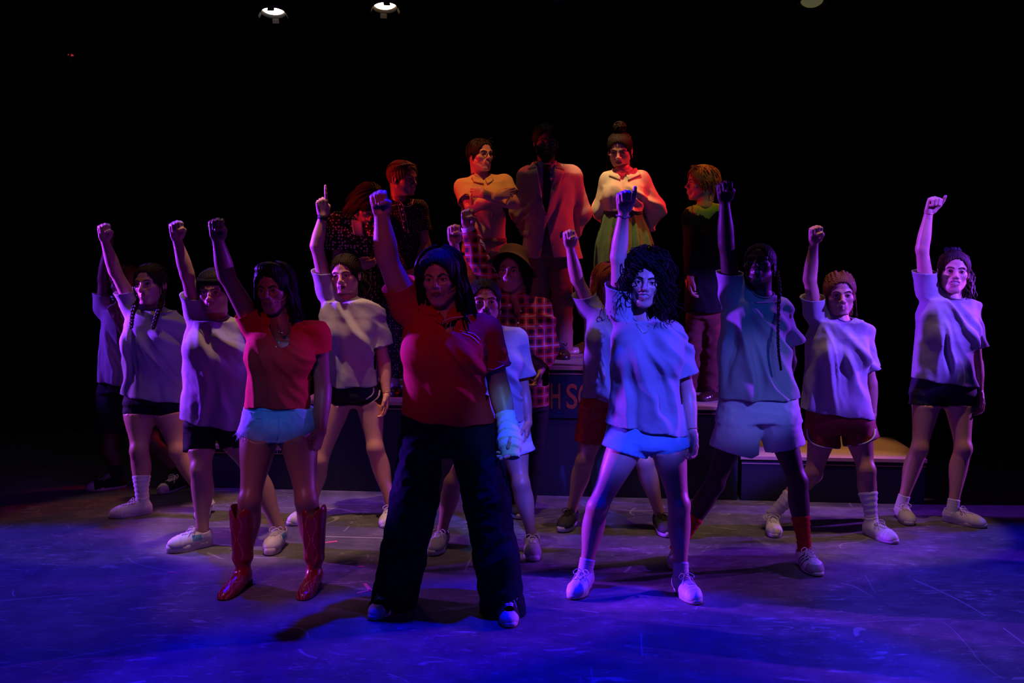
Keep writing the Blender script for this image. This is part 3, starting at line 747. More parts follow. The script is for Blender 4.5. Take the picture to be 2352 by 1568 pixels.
def face_bits(H, P, root, base, iris=True):
    E_ = []
    for sg in (-1, 1):
        V, F = ball((0, 0, 0), .0128 * H.s, 16, 12)
        # turn the pole of the ball to the front
        V = V[:, [0, 2, 1]] * [1, 1, 1]; F = F[:, ::-1]
        V = V @ H.R + H(sg * .0315, .0722, .0005)
        c = V[F].mean(1); l = H.loc(c) - np.array([sg * .0315, .0722, .0005]); l /= np.linalg.norm(l, axis=1)[:, None]
        mi = (l[:, 1] > .87).astype(int)
        fl = [tuple(dict.fromkeys(q)) for q in F.tolist()]
        obj('eye', V, fl, [M['eye_white'], M['iris']], root, base, mids=mi)
    f = H.field()
    def on(u, z, off=.001):
        fr = np.linspace(.13, .03, 100); Q = np.array([H(u, a, z) for a in fr]); d = f(Q); i = np.argmax(d < 0); return H(u, fr[i] + off, z)
    for sg in (-1, 1):
        fu = P.get('frown', 0)
        pts = [on(sg * u, z, .0008) for u, z in ((.011, .0175 - .004 * fu), (.020, .0215 - .002 * fu), (.030, .0245), (.040, .0235), (.048, .0180))]
        V, F = fix([tube(spline(pts, 12), np.interp(np.linspace(0, 1, 12), [0, .25, .8, 1], [.0024, .0034, .0026, .0010]) * H.s, 6)])
        obj('eyebrow', V, F, M['brow'], root, base)
        pts = [H(sg * u, ff, z) for u, ff, z in ((.019, .0800, .0012), (.025, .0855, .0055), (.032, .0868, .0068), (.039, .0845, .0055), (.046, .0790, .0015))]
        V, F = fix([tube(spline(pts, 10), np.full(10, .0013) * H.s, 5)]); obj('eyelash', V, F, M['brow'], root, base)
    if H.smile > .5:
        xs = np.linspace(-.022, .022, 9)
        V, F = fix([tube([H(x, .0875 - 14 * x * x, -.0600 + 14 * x * x) for x in xs], .0058 * H.s, 6)])
        obj('teeth', V, F, M['teeth'], root, base)

# ------------------------------------------------------------------ hands
def hand(f, W, a, n, thumb_sign, s, kind):
    """a: wrist->knuckles, n: out of the palm; returns nothing, adds to field f"""
    a = unit(a); n = unit(n - (n @ a) * a); t = np.cross(a, n) * thumb_sign
    P = lambda x, y, z: W + s * (x * a + y * t + z * n)
    ks = [(.088, .027), (.092, .009), (.087, -.009), (.079, -.025)]
    for x, y in ks:
        f.cone(P(.006, y * .45, 0), P(x, y, 0), .0165 * s, .0115 * s, k=.010 * s)
    f.cone(P(.020, .022, .006), P(.055, .026, .005), .017 * s, .012 * s, k=.012 * s)
    f.cone(P(.020, -.020, .006), P(.060, -.024, .004), .014 * s, .011 * s, k=.012 * s)
    R = [.0098, .0100, .0094, .0084]; Ls = [.042, .046, .043, .034]
    for i, (x, y) in enumerate(ks):
        r = R[i] * s; L = Ls[i]
        y2 = y * .92
        if kind == 'relaxed' or (kind == 'point' and i == 0) or kind == 'open':
            an = np.radians([18 + 6 * i, 48 + 8 * i, 75 + 8 * i]) if kind == 'relaxed' else np.radians([4, 8, 14])
            if kind == 'open': an = np.radians([10, 22, 30])
            q = np.array([x, y, 0.]); ls = [L, L * .62, L * .5]
            for j in range(3):
                q2 = q + ls[j] * np.array([math.cos(an[j]), (y * .10 / .03) * (1 if kind == 'open' else .3), math.sin(an[j])])
                f.cone(P(*q), P(*q2), r * (1 - .08 * j), r * (.92 - .09 * j), k=.0025 * s); q = q2
        else:
            q0 = (x, y, 0); q1 = (x + .003, y2, L * .92); q2 = (x - .026, y2 * .95, L * .92 + .006); q3 = (x - .032, y2 * .92, L * .92 - .014)
            f.cone(P(*q0), P(*q1), r * 1.12, r * 1.02, k=.003 * s)
            f.cone(P(*q1), P(*q2), r * 1.02, r * .95, k=.0018 * s)
            f.cone(P(*q2), P(*q3), r * .95, r * .85, k=.0018 * s)
    if kind in ('fist', 'point'):
        q = [(.018, .026, .008), (.050, .038, .026), (.064, .024, .052), (.060, .002, .058)]
    elif kind == 'thumbup':
        q = [(.018, .026, .008), (.055, .044, .020), (.088, .050, .030), (.116, .052, .034)]
    elif kind == 'side':
        q = [(.018, .026, .008), (.052, .040, .020), (.080, .038, .034), (.098, .030, .038)]
    else:
        q = [(.018, .026, .008), (.052, .044, .020), (.080, .046, .028), (.104, .040, .034)]
    rr = [.0165, .0125, .0108, .0088]
    for j in range(3): f.cone(P(*q[j]), P(*q[j + 1]), rr[j] * s, rr[j + 1] * s, k=(.010 if j == 0 else .003) * s)
    return P

# ------------------------------------------------------------------ hair
def locks(H, rs, n, length, width=.007, spread=.02, curl=0, front=55, back=180, top=(.0, .105), wave=.006, drop_out=.02, seed=0, side_bias=0, lens=None, r0=.35, fw=0):
    """tapered locks that leave the parting, lie over the skull and fall"""
    out = []
    for i in range(n):
        az = rs.uniform(front, 360 - front) if back >= 180 else (rs.uniform(front, back) * rs.choice([-1, 1]))
        a = math.radians(az); g = rs.uniform(.006, .006 + spread)
        ex, ey, ez = .074 + g, .092 + g, .082 + g
        px_, py_ = math.sin(a), math.cos(a)
        pts = []
        for e in np.radians([82, 60, 38, 14, -8]):
            pts.append((px_ * ex * math.cos(e) + side_bias * .01, py_ * ey * math.cos(e) - .018 + fw * .02, ez * math.sin(e) + .032))
        L = length * rs.uniform(.7, 1.05) if lens is None else rs.uniform(*lens)
        m = max(int(L / .035), 2)
        x, y, z = pts[-1]
        o = rs.uniform(-.3, 1) * drop_out; ph = rs.uniform(0, 6.28)
        for j in range(1, m + 1):
            d = L * j / m
            fl = min(j / 4, 1)
            pts.append((x + px_ * o * d / .2 + wave * math.sin(d * 34 + ph) * fl + rs.normal() * .002, y + py_ * o * d / .2 + wave * math.cos(d * 30 + ph) * fl, z - d))
        W_ = np.array([H(*q) for q in pts])
        N = max(10, int(len(pts) * 1.6))
        C = spline(W_, N if not curl else N * 3)
        if curl:
            t = np.linspace(0, 1, len(C)); k = np.clip(t * 3, 0, 1) * curl * H.s
            an = t * rs.uniform(16, 26) + rs.uniform(0, 6.28)
            C = C + np.stack([np.cos(an) * k, np.sin(an) * k, .5 * np.sin(an * 1.3) * k], 1)
        t = np.linspace(0, 1, len(C))
        r = width * H.s * rs.uniform(.7, 1.2) * np.interp(t, [0, .15, .75, 1], [r0, 1, .9, .12])
        out.append(tube(C, r, 5, cap=False, flat=.55))
    return out

def braid(p, r, n=None, taper=.6):
    """three strands woven along the curve p"""
    C = spline(p, 60); L = np.linalg.norm(np.diff(C, axis=0), axis=1).sum(); tw = L / (r * 4.2)
    T = np.gradient(C, axis=0); T /= np.linalg.norm(T, axis=1)[:, None]
    A = np.cross(T, [0.05, 1, .1]); A /= np.linalg.norm(A, axis=1)[:, None]; B = np.cross(T, A)
    t = np.linspace(0, 1, 60); out = []
    for k in range(3):
        ph = t * tw * 2 * math.pi + k * 2.094
        sc2 = r * (1 - (1 - taper) * t)
        q = C + (np.sin(ph) * sc2 * .75)[:, None] * A + (np.sin(2 * ph) * sc2 * .42)[:, None] * B
        out.append(tube(q, sc2 * .62, 6))
    return out

def scalp(H, g=.011, face=(.0, .098, -.010, .067, .064, .090), extra=None, ears=True, h=.0045, amp=.0016, freq=330, down=-.09, part=None):
    """cap of hair over the skull with the face left free"""
    f = H.hull(g)
    if extra: extra(f)
    fu, ff, fz, ru, rf, rz = face
    fc = H(fu, ff, fz); S = H.s
    def cut(P):
        l = (H.loc(P) - np.array([fu, ff, fz])) / np.array([ru, rf, rz])
        return (1 - np.sqrt((l * l).sum(1))) * min(ru, rf, rz) * S
    def low(P):
        l = H.loc(P); return (down - l[:, 2] + np.clip(l[:, 1], 0, 1) * .8) * S
    cuts = [cut]
    if not extra: cuts.append(low)
    def disp(P, N):
        l = H.loc(P); a = np.arctan2(l[:, 0], -l[:, 1] - .2 * l[:, 2] + .05)
        d = amp * np.sin(a * freq / 12 + 2 * np.sin(l[:, 2] * 30)) * S + .0012 * vnoise(P, 5, 50)
        if part is not None: d = d - .006 * np.exp(-((l[:, 0] - part) / .006) ** 2) * (l[:, 2] > .03)
        return d
    lo, hi = f.bounds()
    def vol(P):
        d = f(P)
        for c in cuts: d = np.maximum(d, c(P))
        return d
    V, Q = surface(vol, lo, hi, h * S, 0, 2.0)
    dd, N = grad(vol, V); V = V + N * disp(V, N)[:, None]
    return V, Q
# ------------------------------------------------------------------ one performer
T33 = np.linspace(0, 1, 33); CALF = smooth_tab([.049, .053, .056, .052, .043, .035, .031, .031], T33); CALFO = smooth_tab([0, .010, .018, .016, .008, .002, 0, 0], T33)
FORE = np.array([.036, .040, .0395, .036, .031, .027, .0245])
def person(P):
    Y = P['Y']; m = mpp(Y); g = P.get('g', 1.0); z0 = P.get('z0', 0.0)
    A = lambda q, dy=0.0: at(q[0], q[1], Y + (q[2] if len(q) > 2 else 0) + dy)
    skinm = SK[P['skin']]
    yaws = P.get('byaw', 0)
    sh = [A(P['sh'][0], P.get('shy', (0, 0))[0]), A(P['sh'][1], P.get('shy', (0, 0))[1])]
    # legs: toe pixel gives the ground point, the ankle stands behind it
    ank, yaw, knee, hip = [], [], [], []
    for i, L in enumerate(P['legs']):
        T = ground(L['toe'][0], L['toe'][1], z0); a = math.radians(L['yaw']); d = np.array([math.sin(a), -math.cos(a), 0])
        k = P.get('foot', .93)
        q = T - d * .205 * k
        if 'ank' in L: q = np.array([at(L['ank'], 800, q[1])[0], q[1], z0])
        ank.append(q + [0, 0, .085]); yaw.append(L['yaw'])
    hc = [A(q) for q in P['hip']]
    hip = hc
    for i, L in enumerate(P['legs']):
        yk = (hip[i][1] + ank[i][1]) / 2 - L.get('kf', .03); knee.append(at(L['knee'][0], L['knee'][1], yk))
    # frame of the head
    hx, hy, hh = P['head'][:3]; ha = P.get('hang', (0, 0, 0)); ha = (ha[0] - math.degrees(math.atan((hx - CX) / FPX)) * .9, ha[1], ha[2]); hs = hh * m / .232
    hdy = P.get('hdy', -.02)
    Hc = at(hx, hy, Y + hdy)
    H = Head(Hc, *ha, sc_=hs, jaw=P.get('jaw', 1), smile=P.get('smile', 0))
    nb = A(P['neck']); HB = H(0, -.030, -.062)
    base = np.array([(ank[0][0] + ank[1][0]) / 2, (ank[0][1] + ank[1][1]) / 2, z0])
    root = empty('person', base, P['label'], 'person', P.get('group'))
    th = P.get('thick', 1.0); at_ = P.get('armt', 1.0) * g
    B = Field(); BA = Field()
    nr = P.get('neckr', .050) * g
    # torso
    top = P.get('top'); st = top['st'] if top else P['st']
    dep = P.get('depth', .115) * g
    rows = []
    for y, xl, xr in st:
        c = A(((xl + xr) / 2, y)); hw = (xr - xl) / 2 * m
        rows.append((c[2], c[0], c[1], hw, hw))
    rows.sort(); R_ = np.array(rows)
    zsh = (sh[0][2] + sh[1][2]) / 2; zhip = (hc[0][2] + hc[1][2]) / 2
    cx = lambda z: np.interp(z, R_[:, 0], R_[:, 1]); hw = lambda z: np.interp(z, R_[:, 0], R_[:, 3])
    xh = (hc[0][0] + hc[1][0]) / 2
    body_rows = []
    for t in (0, .12, .35, .6, .82, 1.0):
        z = zhip - .05 + (zsh - .06 - zhip + .05) * t
        k = [.80, .86, .80, .80, .82, .70][int(round(t * 5))]
        w_ = hw(z) * k - .012; c_ = cx(z) if t > .3 else (cx(z) * t / .3 + xh * (1 - t / .3)) 
        body_rows.append((z, c_, Y + .0, max(w_, .08), dep * [.85, .92, .80, .84, .84, .62][int(round(t * 5))]))
    B.loft(body_rows, k=.06, p=2.2)
    for i in (0, 1):
        inn = nb * .35 + sh[i] * .65
        B.cone(nb - [0, 0, .015], sh[i] - [0, 0, .010], .042 * g, .042 * at_, k=.05)
    B.ell((cx(zhip), Y + .02, zhip + .04), (abs(hc[1][0] - hc[0][0]) / 2 + .072 * th, dep * .93, .11), k=.04)
    HN = nb + (HB - nb) * .55; hd = unit(HB - nb)
    B.cone(nb - [0, 0, .03], HB, nr * 1.12, nr, k=.04)
    # arms
    wr, el, hn, hdir = [], [], [], []
    hands = []
    armcuts = []
    for i, a in enumerate(P['arms']):
        e = A(a['el']); w_ = A(a['wr']); el.append(e); wr.append(w_)
        S_ = sh[i]
        BA.bone(S_, e, np.array([.045, .046, .043, .040, .037, .036]) * at_, k=.035)
        BA.bone(e, w_, FORE * at_, k=.018)
        hp = A(a['hd']); dr = unit(hp - w_)
        n = np.array(a.get('n', (0, -1, 0)), float)
        k = a.get('kind', 'fist'); s = .98 * g * a.get('hs', 1)
        hands.append((w_, dr, n, a.get('t', 1), s, k))
        hn.append(n)
    # legs
    for i in (0, 1):
        h_, k_, a_ = hip[i], knee[i], ank[i]
        tr = P.get('thigh', .083) * th; ab = P['legs'][i].get('bulge', 0)
        B.bone(h_ + [0, 0, .01], k_, np.array([tr * 1.02, tr * 1.03, tr * .96, tr * .84, .060 * th, .052 * th, .050 * th]), k=.045)
        B.ell(k_ + [0, -.020, .004], (.034 * th, .034 * th, .042 * th), k=.03)
        B.bone(k_, a_, np.array([.049, .053, .056, .052, .043, .035, .031, .031]) * th, np.array([0, .010, .018, .016, .008, .002, 0, 0]), k=.018)
    for r in P.get('extra_body', []): r(B, A, H)
    hv = P.get('hv', .0034); bv = P.get('bv', .0105)
    ctx = dict(P=P, A=A, H=H, root=root, base=base, sh=sh, el=el, wr=wr, hip=hip, knee=knee, ank=ank, Y=Y, m=m, g=g, B=B, nb=nb, HB=HB, dep=dep, yaw=yaw, z0=z0)
    if top: ctx['topf'] = topgarment(ctx, top)
    if P.get('bottom'): bottom(ctx, P['bottom'])
    worn = []
    if 'botf' in ctx:
        hz = min(q[2] for q in ctx['hems']) if ctx.get('hems') and not P['bottom'].get('long') else -9.0
        worn.append((ctx['botf'], ctx['botcuts'] + [lambda Q: hz - Q[:, 2]], .007))
    if 'topf' in ctx: worn.append((ctx['topf'], ctx['cuts'], .024))
    pieces = []
    bcuts = [plane_cut(HN, hd, .12)]
    for w_, dr, *_ in hands: 
        e_ = el[len(bcuts) - 1]; u = unit(w_ - e_); bcuts.append(plane_cut(w_ - u * .026, u, .10))
    def body(Q):
        d = B(Q)
        for wf, wc, o_ in worn:
            cm = wc[0](Q)
            for c in wc[1:]: cm = np.maximum(cm, c(Q))
            d = np.maximum(d, np.minimum(wf(Q) + o_, -cm - .004))
        e = BA(Q); k = .03; h = np.maximum(k - np.abs(d - e), 0) / k; d = np.minimum(d, e) - h * h * k * .25
        for c in bcuts: d = np.maximum(d, c(Q))
        return d
    lo, hi = B.bounds(.02); lo2, hi2 = BA.bounds(.02); lo, hi = np.minimum(lo, lo2), np.maximum(hi, hi2)
    V, F = surface(body, lo, hi, bv); pieces.append((V, F)); mid = [np.zeros(len(F), int)]
    # head
    HF = H.field(); HF.cone(nb - [0, 0, .03], HB, nr * 1.12, nr, k=.03)
    HF.cone(nb + (HB - nb) * .2 + np.array([0, .01, 0]), H(0, -.05, -.02), nr, nr * .9, k=.03)
    def head(Q): return np.maximum(HF(Q), (HN - hd * .014 - Q) @ hd)
    lo = Hc - .155 * hs * 1.0; hi = Hc + .155 * hs
    lo = np.minimum(lo, HN - .07); hi = np.maximum(hi, HN + .07)
    V, F = surface(head, lo, hi, hv * (1 if P.get('big') else 1)); pieces.append((V, F))
    l = H.loc(V[F].mean(1)); sm = H.smile
    lipm = (np.abs(l[:, 0]) < .0225 + .006 * sm) & (l[:, 2] < -.0515 + .004 * sm - .25 * l[:, 0] ** 2 / .02) & (l[:, 2] > -.0745 - .003 * sm + 9 * l[:, 0] ** 2 * .8) & (l[:, 1] > .078)
    cen = .0618
    lipm &= ((l[:, 2] + cen) / (.0115 + .003 * sm)) ** 2 + (l[:, 0] / (.0235 + .006 * sm)) ** 2 < 1
    mid.append(lipm.astype(int))
    nails = []
    for i, (w_, dr, n, t, s, k) in enumerate(hands):
        hf = Field(); e_ = el[i]; v = w_ - e_
        hf.bone(e_, w_, FORE * at_, k=.015)
        PP = hand(hf, w_, dr, n, t, s, k)
        u = unit(v); q0 = w_ - u * .040
        ff = lambda Q, hf=hf, q0=q0, u=u: np.maximum(hf(Q), (q0 - Q) @ u)
        c = w_ + dr * .052 * s; R = .132 * s
        V, F = surface(ff, c - R, c + R, P.get('fv', .0032)); pieces.append((V, F)); mid.append(np.zeros(len(F), int))
    V, F = merge(pieces)
    obj('body', V, F, [skinm, LIP[P.get('lips', 'nude')]], root, base, mids=np.concatenate(mid))
    face_bits(H, P, root, base)
    for i, L in enumerate(P['legs']):
        if L.get('shoe'): put_shoe(L['shoe'], ank[i], yaw[i], z0, P.get('foot', .93), root, base, i == 1)
        sk = L.get('sock')
        if sk:
            a_ = ank[i]; v = unit(knee[i] - a_)
            t = np.linspace(-.05, sk[1], 22); c = a_ + v * t[:, None] + np.array([0, .004, 0]) * np.clip(t / .1, 0, 1)[:, None]
            L_ = np.linalg.norm(knee[i] - a_); tt = np.clip(1 - t / L_, 0, 1); c = c - np.array([0, .004, 0]) * np.clip(t / .1, 0, 1)[:, None] + np.array([0, 1, 0]) * np.interp(tt, T33, CALFO)[:, None]
            r = (np.maximum(np.interp(tt, T33, CALF), .031) + .0055) * th + .0022 * np.sin(t * 420 + i) * (t > .01) * (1 if sk[1] > .07 else .4)
            r[-1] -= .003
            V, F = fix([tube(c, r, 16, cap=False)])
            obj('sock', V, F, M[sk[0]], root, base)
    HAIR[P['hair'][0]](ctx, *P['hair'][1:])
    for x in P.get('extras', []): x(ctx)
    return ctx

def folds(ctx, O, amp=.008, N=9.0, side=1, r0=.10, seed=0):
    """drape lines that run down from the lifted shoulder to the far hip"""
    rs = np.random.RandomState(seed + 50)
    lines = []                                                 # each fold: angle, sharpness, where it starts and ends, sag
    for i in range(int(N * 1.5)):
        lines.append((rs.uniform(-.25, 1.25), rs.uniform(.012, .034), rs.uniform(.05, .35), rs.uniform(.30, .75), rs.uniform(-.5, .9), rs.uniform(.5, 1.2)))
    zb = O[2] - .62
    def f(V, Nn):
        dx = (V[:, 0] - O[0]) * side; dz = V[:, 2] - O[2]; r = np.hypot(dx, dz) + 1e-6
        ang = np.arctan2(dx, -dz); wv = .06 * vnoise(V, seed + 11, 9.0); o = np.zeros(len(V))
        front = .5 + .5 * np.clip(-Nn[:, 1] * 2, -1, 1)
        for a, wd, ra, rb, sag, k in lines:
            t = np.clip((r - ra) / (rb - ra), 0, 1); e = np.clip((r - ra) / .10, 0, 1) * np.clip((rb + .12 - r) / .14, 0, 1)
            u = (ang - (a - sag * (r - .3) ** 2 * 1.6 + wv)) * r
            o += k * e * (np.exp(-np.abs(u / wd) ** 1.4) - .75 * np.exp(-((u - wd * 1.5) / (wd * 1.2)) ** 2))
        o = np.clip(o, -.55, 2.0)
        hemw = np.clip((O[2] - .42 - V[:, 2]) / .2, 0, 1)
        return amp * 1.9 * o * (.35 + .65 * front) + amp * .5 * hemw * np.sin(V[:, 0] * 34 + 2 * np.sin(V[:, 1] * 12) + seed) + .0035 * vnoise(V, seed + 5, 17) + .0012 * vnoise(V, seed + 8, 45)
    return f

def arm_cut(c, u, a, b, r):
    ax = unit(b - a)
    def f(Q):
        q = Q - a; q = q - (q @ ax)[:, None] * ax
        h = (Q - c) @ u; return np.minimum(np.minimum(h, .13 - h), r - np.sqrt((q * q).sum(1)))
    return f
def topgarment(ctx, T):
    P, A, Y, m, g = ctx['P'], ctx['A'], ctx['Y'], ctx['m'], ctx['g']
    sh, el, wr, nb = ctx['sh'], ctx['el'], ctx['wr'], ctx['nb']
    f = Field(); dep = ctx['dep'] + T.get('ease', .016)
    rows = []
    for j, (y, xl, xr) in enumerate(T['st']):
        c = A(((xl + xr) / 2, y)); w_ = (xr - xl) / 2 * m
        dd = dep * (.80 if j == 0 else 1.0); dd = min(dd, w_ * 1.0)
        rows.append((c[2], c[0], Y, w_, dd))
    zt = max(r[0] for r in rows); zb = min(r[0] for r in rows)
    rows.append((zb - .06, rows[-1][1], Y, rows[-1][3] * 1.02, rows[-1][4] * 1.03))
    f.loft(rows, k=.05, p=T.get('p', 2.3))
    sr = T.get('shr', .050) * g
    for i in (() if T.get('novest') else (0, 1)):
        f.cone(nb - [0, 0, .012], sh[i] - [0, 0, .008], .050 * g, sr, k=.05)
    for by, dx, r in T.get('bust', []):
        for sg in (-1, 1):
            c = A((T['bx'] + sg * dx, by)); f.ell((c[0], Y - dep * .70, c[2]), (r * 1.0, r * .82, r), k=.06)
    cuts = []
    slv = Field()
    for i, sl in enumerate(T.get('sleeves', [])):
        if sl is None: continue
        fr, r0, r1 = sl[:3]
        if fr <= 1: e = sh[i] + (el[i] - sh[i]) * (fr + .12); c = sh[i] + (el[i] - sh[i]) * fr
        f.cone(sh[i], sh[i] + (el[i] - sh[i]) * min(fr + .12, 1), r0, r0 + (r1 - r0) * min(1, 1 / max(fr, .01)), k=sl[3] if len(sl) > 3 else .06)
        if fr <= 1:
            u = unit(el[i] - sh[i])
            if len(sl) > 4: u = unit(u + np.array(sl[4]))
            cuts.append(arm_cut(c, u, sh[i], el[i], r1 + .016))
        else:
            slv.cone(sh[i], el[i], r0 * 1.02, r1 * 1.02, k=.01); q = fr - 1; r2 = sl[5] if len(sl) > 5 else r1 * .75
            f.cone(el[i], el[i] + (wr[i] - el[i]) * min(q + .08, 1.1), r1, r2, k=.03)
            slv.cone(el[i], el[i] + (wr[i] - el[i]) * 1.1, r1 * 1.02, r2 * 1.02, k=.01)
            cuts.append(plane_cut(el[i] + (wr[i] - el[i]) * q, wr[i] - el[i], .12))
    (hx0, hy0), (hx1, hy1) = T['hem']
    a, b = A((hx0, hy0)), A((hx1, hy1)); t = unit(b - a); n = unit(np.cross(t, [0, 1, 0])); n = n if n[2] < 0 else -n
    hc_ = T.get('hemcurve', 0)
    mid = (a + b) / 2
    hemf = (lambda Q: (Q - mid) @ n + hc_ * (np.clip(np.abs((Q - mid) @ t) / (np.linalg.norm(b - a) / 2), 0, 1.3) ** 2 - .5) + .004 * np.sin((Q - mid) @ t * 40 + T.get('seed', 0)))
    cuts.append(hemf if not slv.ops else (lambda Q: np.minimum(hemf(Q), slv(Q) - .004)))
    if 'collar' in T:
        cxp, cyp, cr, drop = T['collar']
        q = A((cxp, cyp)); hb = ctx['HB']
        p0 = np.array([q[0], nb[1] - .035, q[2] + cr * .9]); p1 = np.array([nb[0], nb[1] + .02, nb[2] + .16])
        cf = Field(); cf.cone(p0, p1, cr, cr * .95, k=.01)
        if drop:                                             # open front: a deep vee or scoop
            p2 = A((drop[0], drop[1])); cf.cone((p2[0], Y - dep - .01, p2[2]), (p0[0], Y - dep * .7, p0[2]), drop[2], cr * .9, k=.02)
        cuts.append(lambda Q: -cf(Q))
        ctx['collarf'] = cf
    for c in T.get('cuts', []): cuts.append(c(ctx))
    for e in T.get('more', []): e(f, ctx)
    R = T.get('raised', 0)
    O = sh[R] + np.array([.0, 0, .02])
    disp = folds(ctx, O, T.get('amp', .008), T.get('N', 9), 1 if R == 0 else -1, seed=T.get('seed', 0), r0=T.get('fr0', .10))
    o = garment(T.get('name', 't_shirt'), f, cuts, T.get('h', .0085), M[T['mat']] if 'mat2' not in T else [M[T['mat']], M[T['mat2']]], ctx['root'], ctx['base'], disp, T.get('thick', .003), mids=None if 'mids' not in T else T['mids'](ctx))
    if T.get('label'): o['label'] = T['label']
    ctx['top_o'] = o; ctx['topdisp'] = disp; ctx['cuts'] = cuts
    return f

class Under:
    """a garment tucked under another one"""
    def __init__(s, f, tf, tc, off): s.f, s.tf, s.tc, s.off = f, tf, tc, off
    def bounds(s, m=.03): return s.f.bounds(m)
    def __call__(s, Q):
        cm = s.tc[0](Q)
        for c in s.tc[1:]: cm = np.maximum(cm, c(Q))
        return np.maximum(s.f(Q), np.minimum(s.tf(Q) + s.off, -cm - .004))
def bottom(ctx, S):
    P, A, Y, m, g = ctx['P'], ctx['A'], ctx['Y'], ctx['m'], ctx['g']
    f = Field(); dep = ctx['dep'] + S.get('ease', .010)
    rows = []
    for y, xl, xr in S['st']:
        c = A(((xl + xr) / 2, y)); rows.append((c[2], c[0], Y + .01, (xr - xl) / 2 * m, dep))
    if S.get('skirt'):
        rows = [(z, x, y, w_, max(min(w_ * .75, w_), dep * .9)) for z, x, y, w_, d in rows]
    f.loft(rows, k=.04, p=2.2)
    cuts = []
    for i, pts in enumerate(S.get('legs', [])):
        hipY, aY = ctx['hip'][i][1], ctx['ank'][i][1]; zh, za = ctx['hip'][i][2], ctx['ank'][i][2]
        q = []
        for x, y, w_ in pts:
            z = A((x, y))[2]; t = np.clip((zh - z) / (zh - za), 0, 1.05)
            q.append((at(x, y, hipY + (aY - hipY) * t + .008), w_ * m))
        for (p0, r0), (p1, r1) in zip(q[:-1], q[1:]): f.cone(p0, p1, r0, r1, k=S.get('k', .025))
        pe, re = q[-1]; ctx.setdefault('hems', []).append(pe); pd = q[-2][0]; u = unit(pe - pd)
        if S.get('hemn'): u = unit(u * .4 + np.array(S['hemn'][i]))
        f.cone(pe, pe + u * .05, re, re * 1.04, k=.01)
        if S.get('long'): cuts.append(plane_cut(pe, (0, 0, -1), .25))
        else: cuts.append(plane_cut(pe, u, S.get('cr', .22)))
    if S.get('legs') and len(ctx.get('hems', [])) == 2 and S.get('gusset'):
        pa, pb = ctx['hems']; mc = (pa + pb) / 2
        if abs(pb[0] - pa[0]) < .36: f.ell(mc + [0, 0, .050], (max(abs(pb[0] - pa[0]) * .34, .05), dep * .90, .050), k=.04)
    (x0, y0) = ((S['st'][0][1] + S['st'][0][2]) / 2, S['st'][0][0] + 2)
    cuts.append(plane_cut(A((x0, y0)), (0, 0, 1)))
    if S.get('skirt'):
        yb = S['st'][-1][0] - 3; cuts.append(plane_cut(A((x0, yb)), (0, 0, -1)))
    sd = S.get('seed', 0)
    def disp(V, N):
        if S.get('skirt'):
            x = np.arctan2(V[:, 0] - ctx['hip'][0][0] - .05, -(V[:, 1] - Y)); d = np.clip((A((0, S['st'][0][0]))[2] - V[:, 2]) / .25, 0, 1)
            return S.get('amp', .012) * d * (np.sin(x * 13 + .8 * vnoise(V, 2, 4)) + .5 * np.sin(x * 23 + 1)) * .8 + .002 * vnoise(V, 4, 22)
        a = vnoise(V * np.array([1, 1, 2.2]), sd + 1, 15); b = vnoise(V, sd + 4, 40)
        return S.get('amp', .005) * ((1 - np.abs(a)) ** 2 - .4) + .0012 * b
    if 'topf' in ctx and not S.get('over'):
        f = Under(f, ctx['topf'], ctx['cuts'], .030)
    o = garment(S.get('name', 'shorts'), f, cuts, S.get('h', .0085), M[S['mat']], ctx['root'], ctx['base'], disp, .003)
    if S.get('label'): o['label'] = S['label']
    ctx['botf'] = f; ctx['bot_o'] = o; ctx['botcuts'] = cuts
    if S.get('trim'):
        tp = []
        for i, path in enumerate(S['trim']):
            q = [hit(f, x, y, Y - .4, Y + .3, .004) for x, y in path]
            tp.append(tube(spline(q, 18), .0062, 6, flat=.6))
        V, F = fix(tp); obj('piping', V, F, M['white_trim'], o, None if False else ctx['base'])
    return f

# ------------------------------------------------------------------ hair-dos
def hull_f(u, z, g):
    a = 1 - (u / (.074 + g)) ** 2 - ((z - .032) / (.082 + g)) ** 2; b = 1 - (u / (.066 + g)) ** 2 - ((z - .042) / (.060 + g)) ** 2
    return np.maximum(np.where(a > 0, -.018 + (.092 + g) * np.sqrt(np.maximum(a, 0)), -.018), np.where(b > 0, .020 + (.066 + g) * np.sqrt(np.maximum(b, 0)), -.018))
def hairline(H, n, g, seed=0, face=(.067, .090, -.010), side=0.0, w=.0042, reach=.55):
    """strands that start thin along the hairline and run back over the head"""
    rs = np.random.RandomState(seed + 90); out = []
    for i in range(n):
        th = math.radians(rs.uniform(-112, 112)); s = np.linspace(0, 1, 12); k = .90 + rs.uniform(-.03, .05) + s * reach * rs.uniform(.7, 1.1)
        ph = th + side * s * np.sign(th if abs(th) > .05 else 1) * rs.uniform(.6, 1.2)
        u = face[0] * np.sin(ph) * k; z = face[2] + face[1] * np.cos(ph) * k
        lim = np.sqrt((u / (.074 + g)) ** 2 + ((z - .032) / (.082 + g)) ** 2); q = np.where(lim > .985, .985 / lim, 1); u = u * q; z = .032 + (z - .032) * q
        f = hull_f(u, z, g); f[0] -= .004
        out.append(tube(np.array([H(a, b + rs.normal() * .0004, c) for a, b, c in zip(u, f, z)]), np.interp(s, [0, .15, .8, 1], [.0006, w, w, .001]) * H.s, 5, cap=False, flat=.6))
    return out
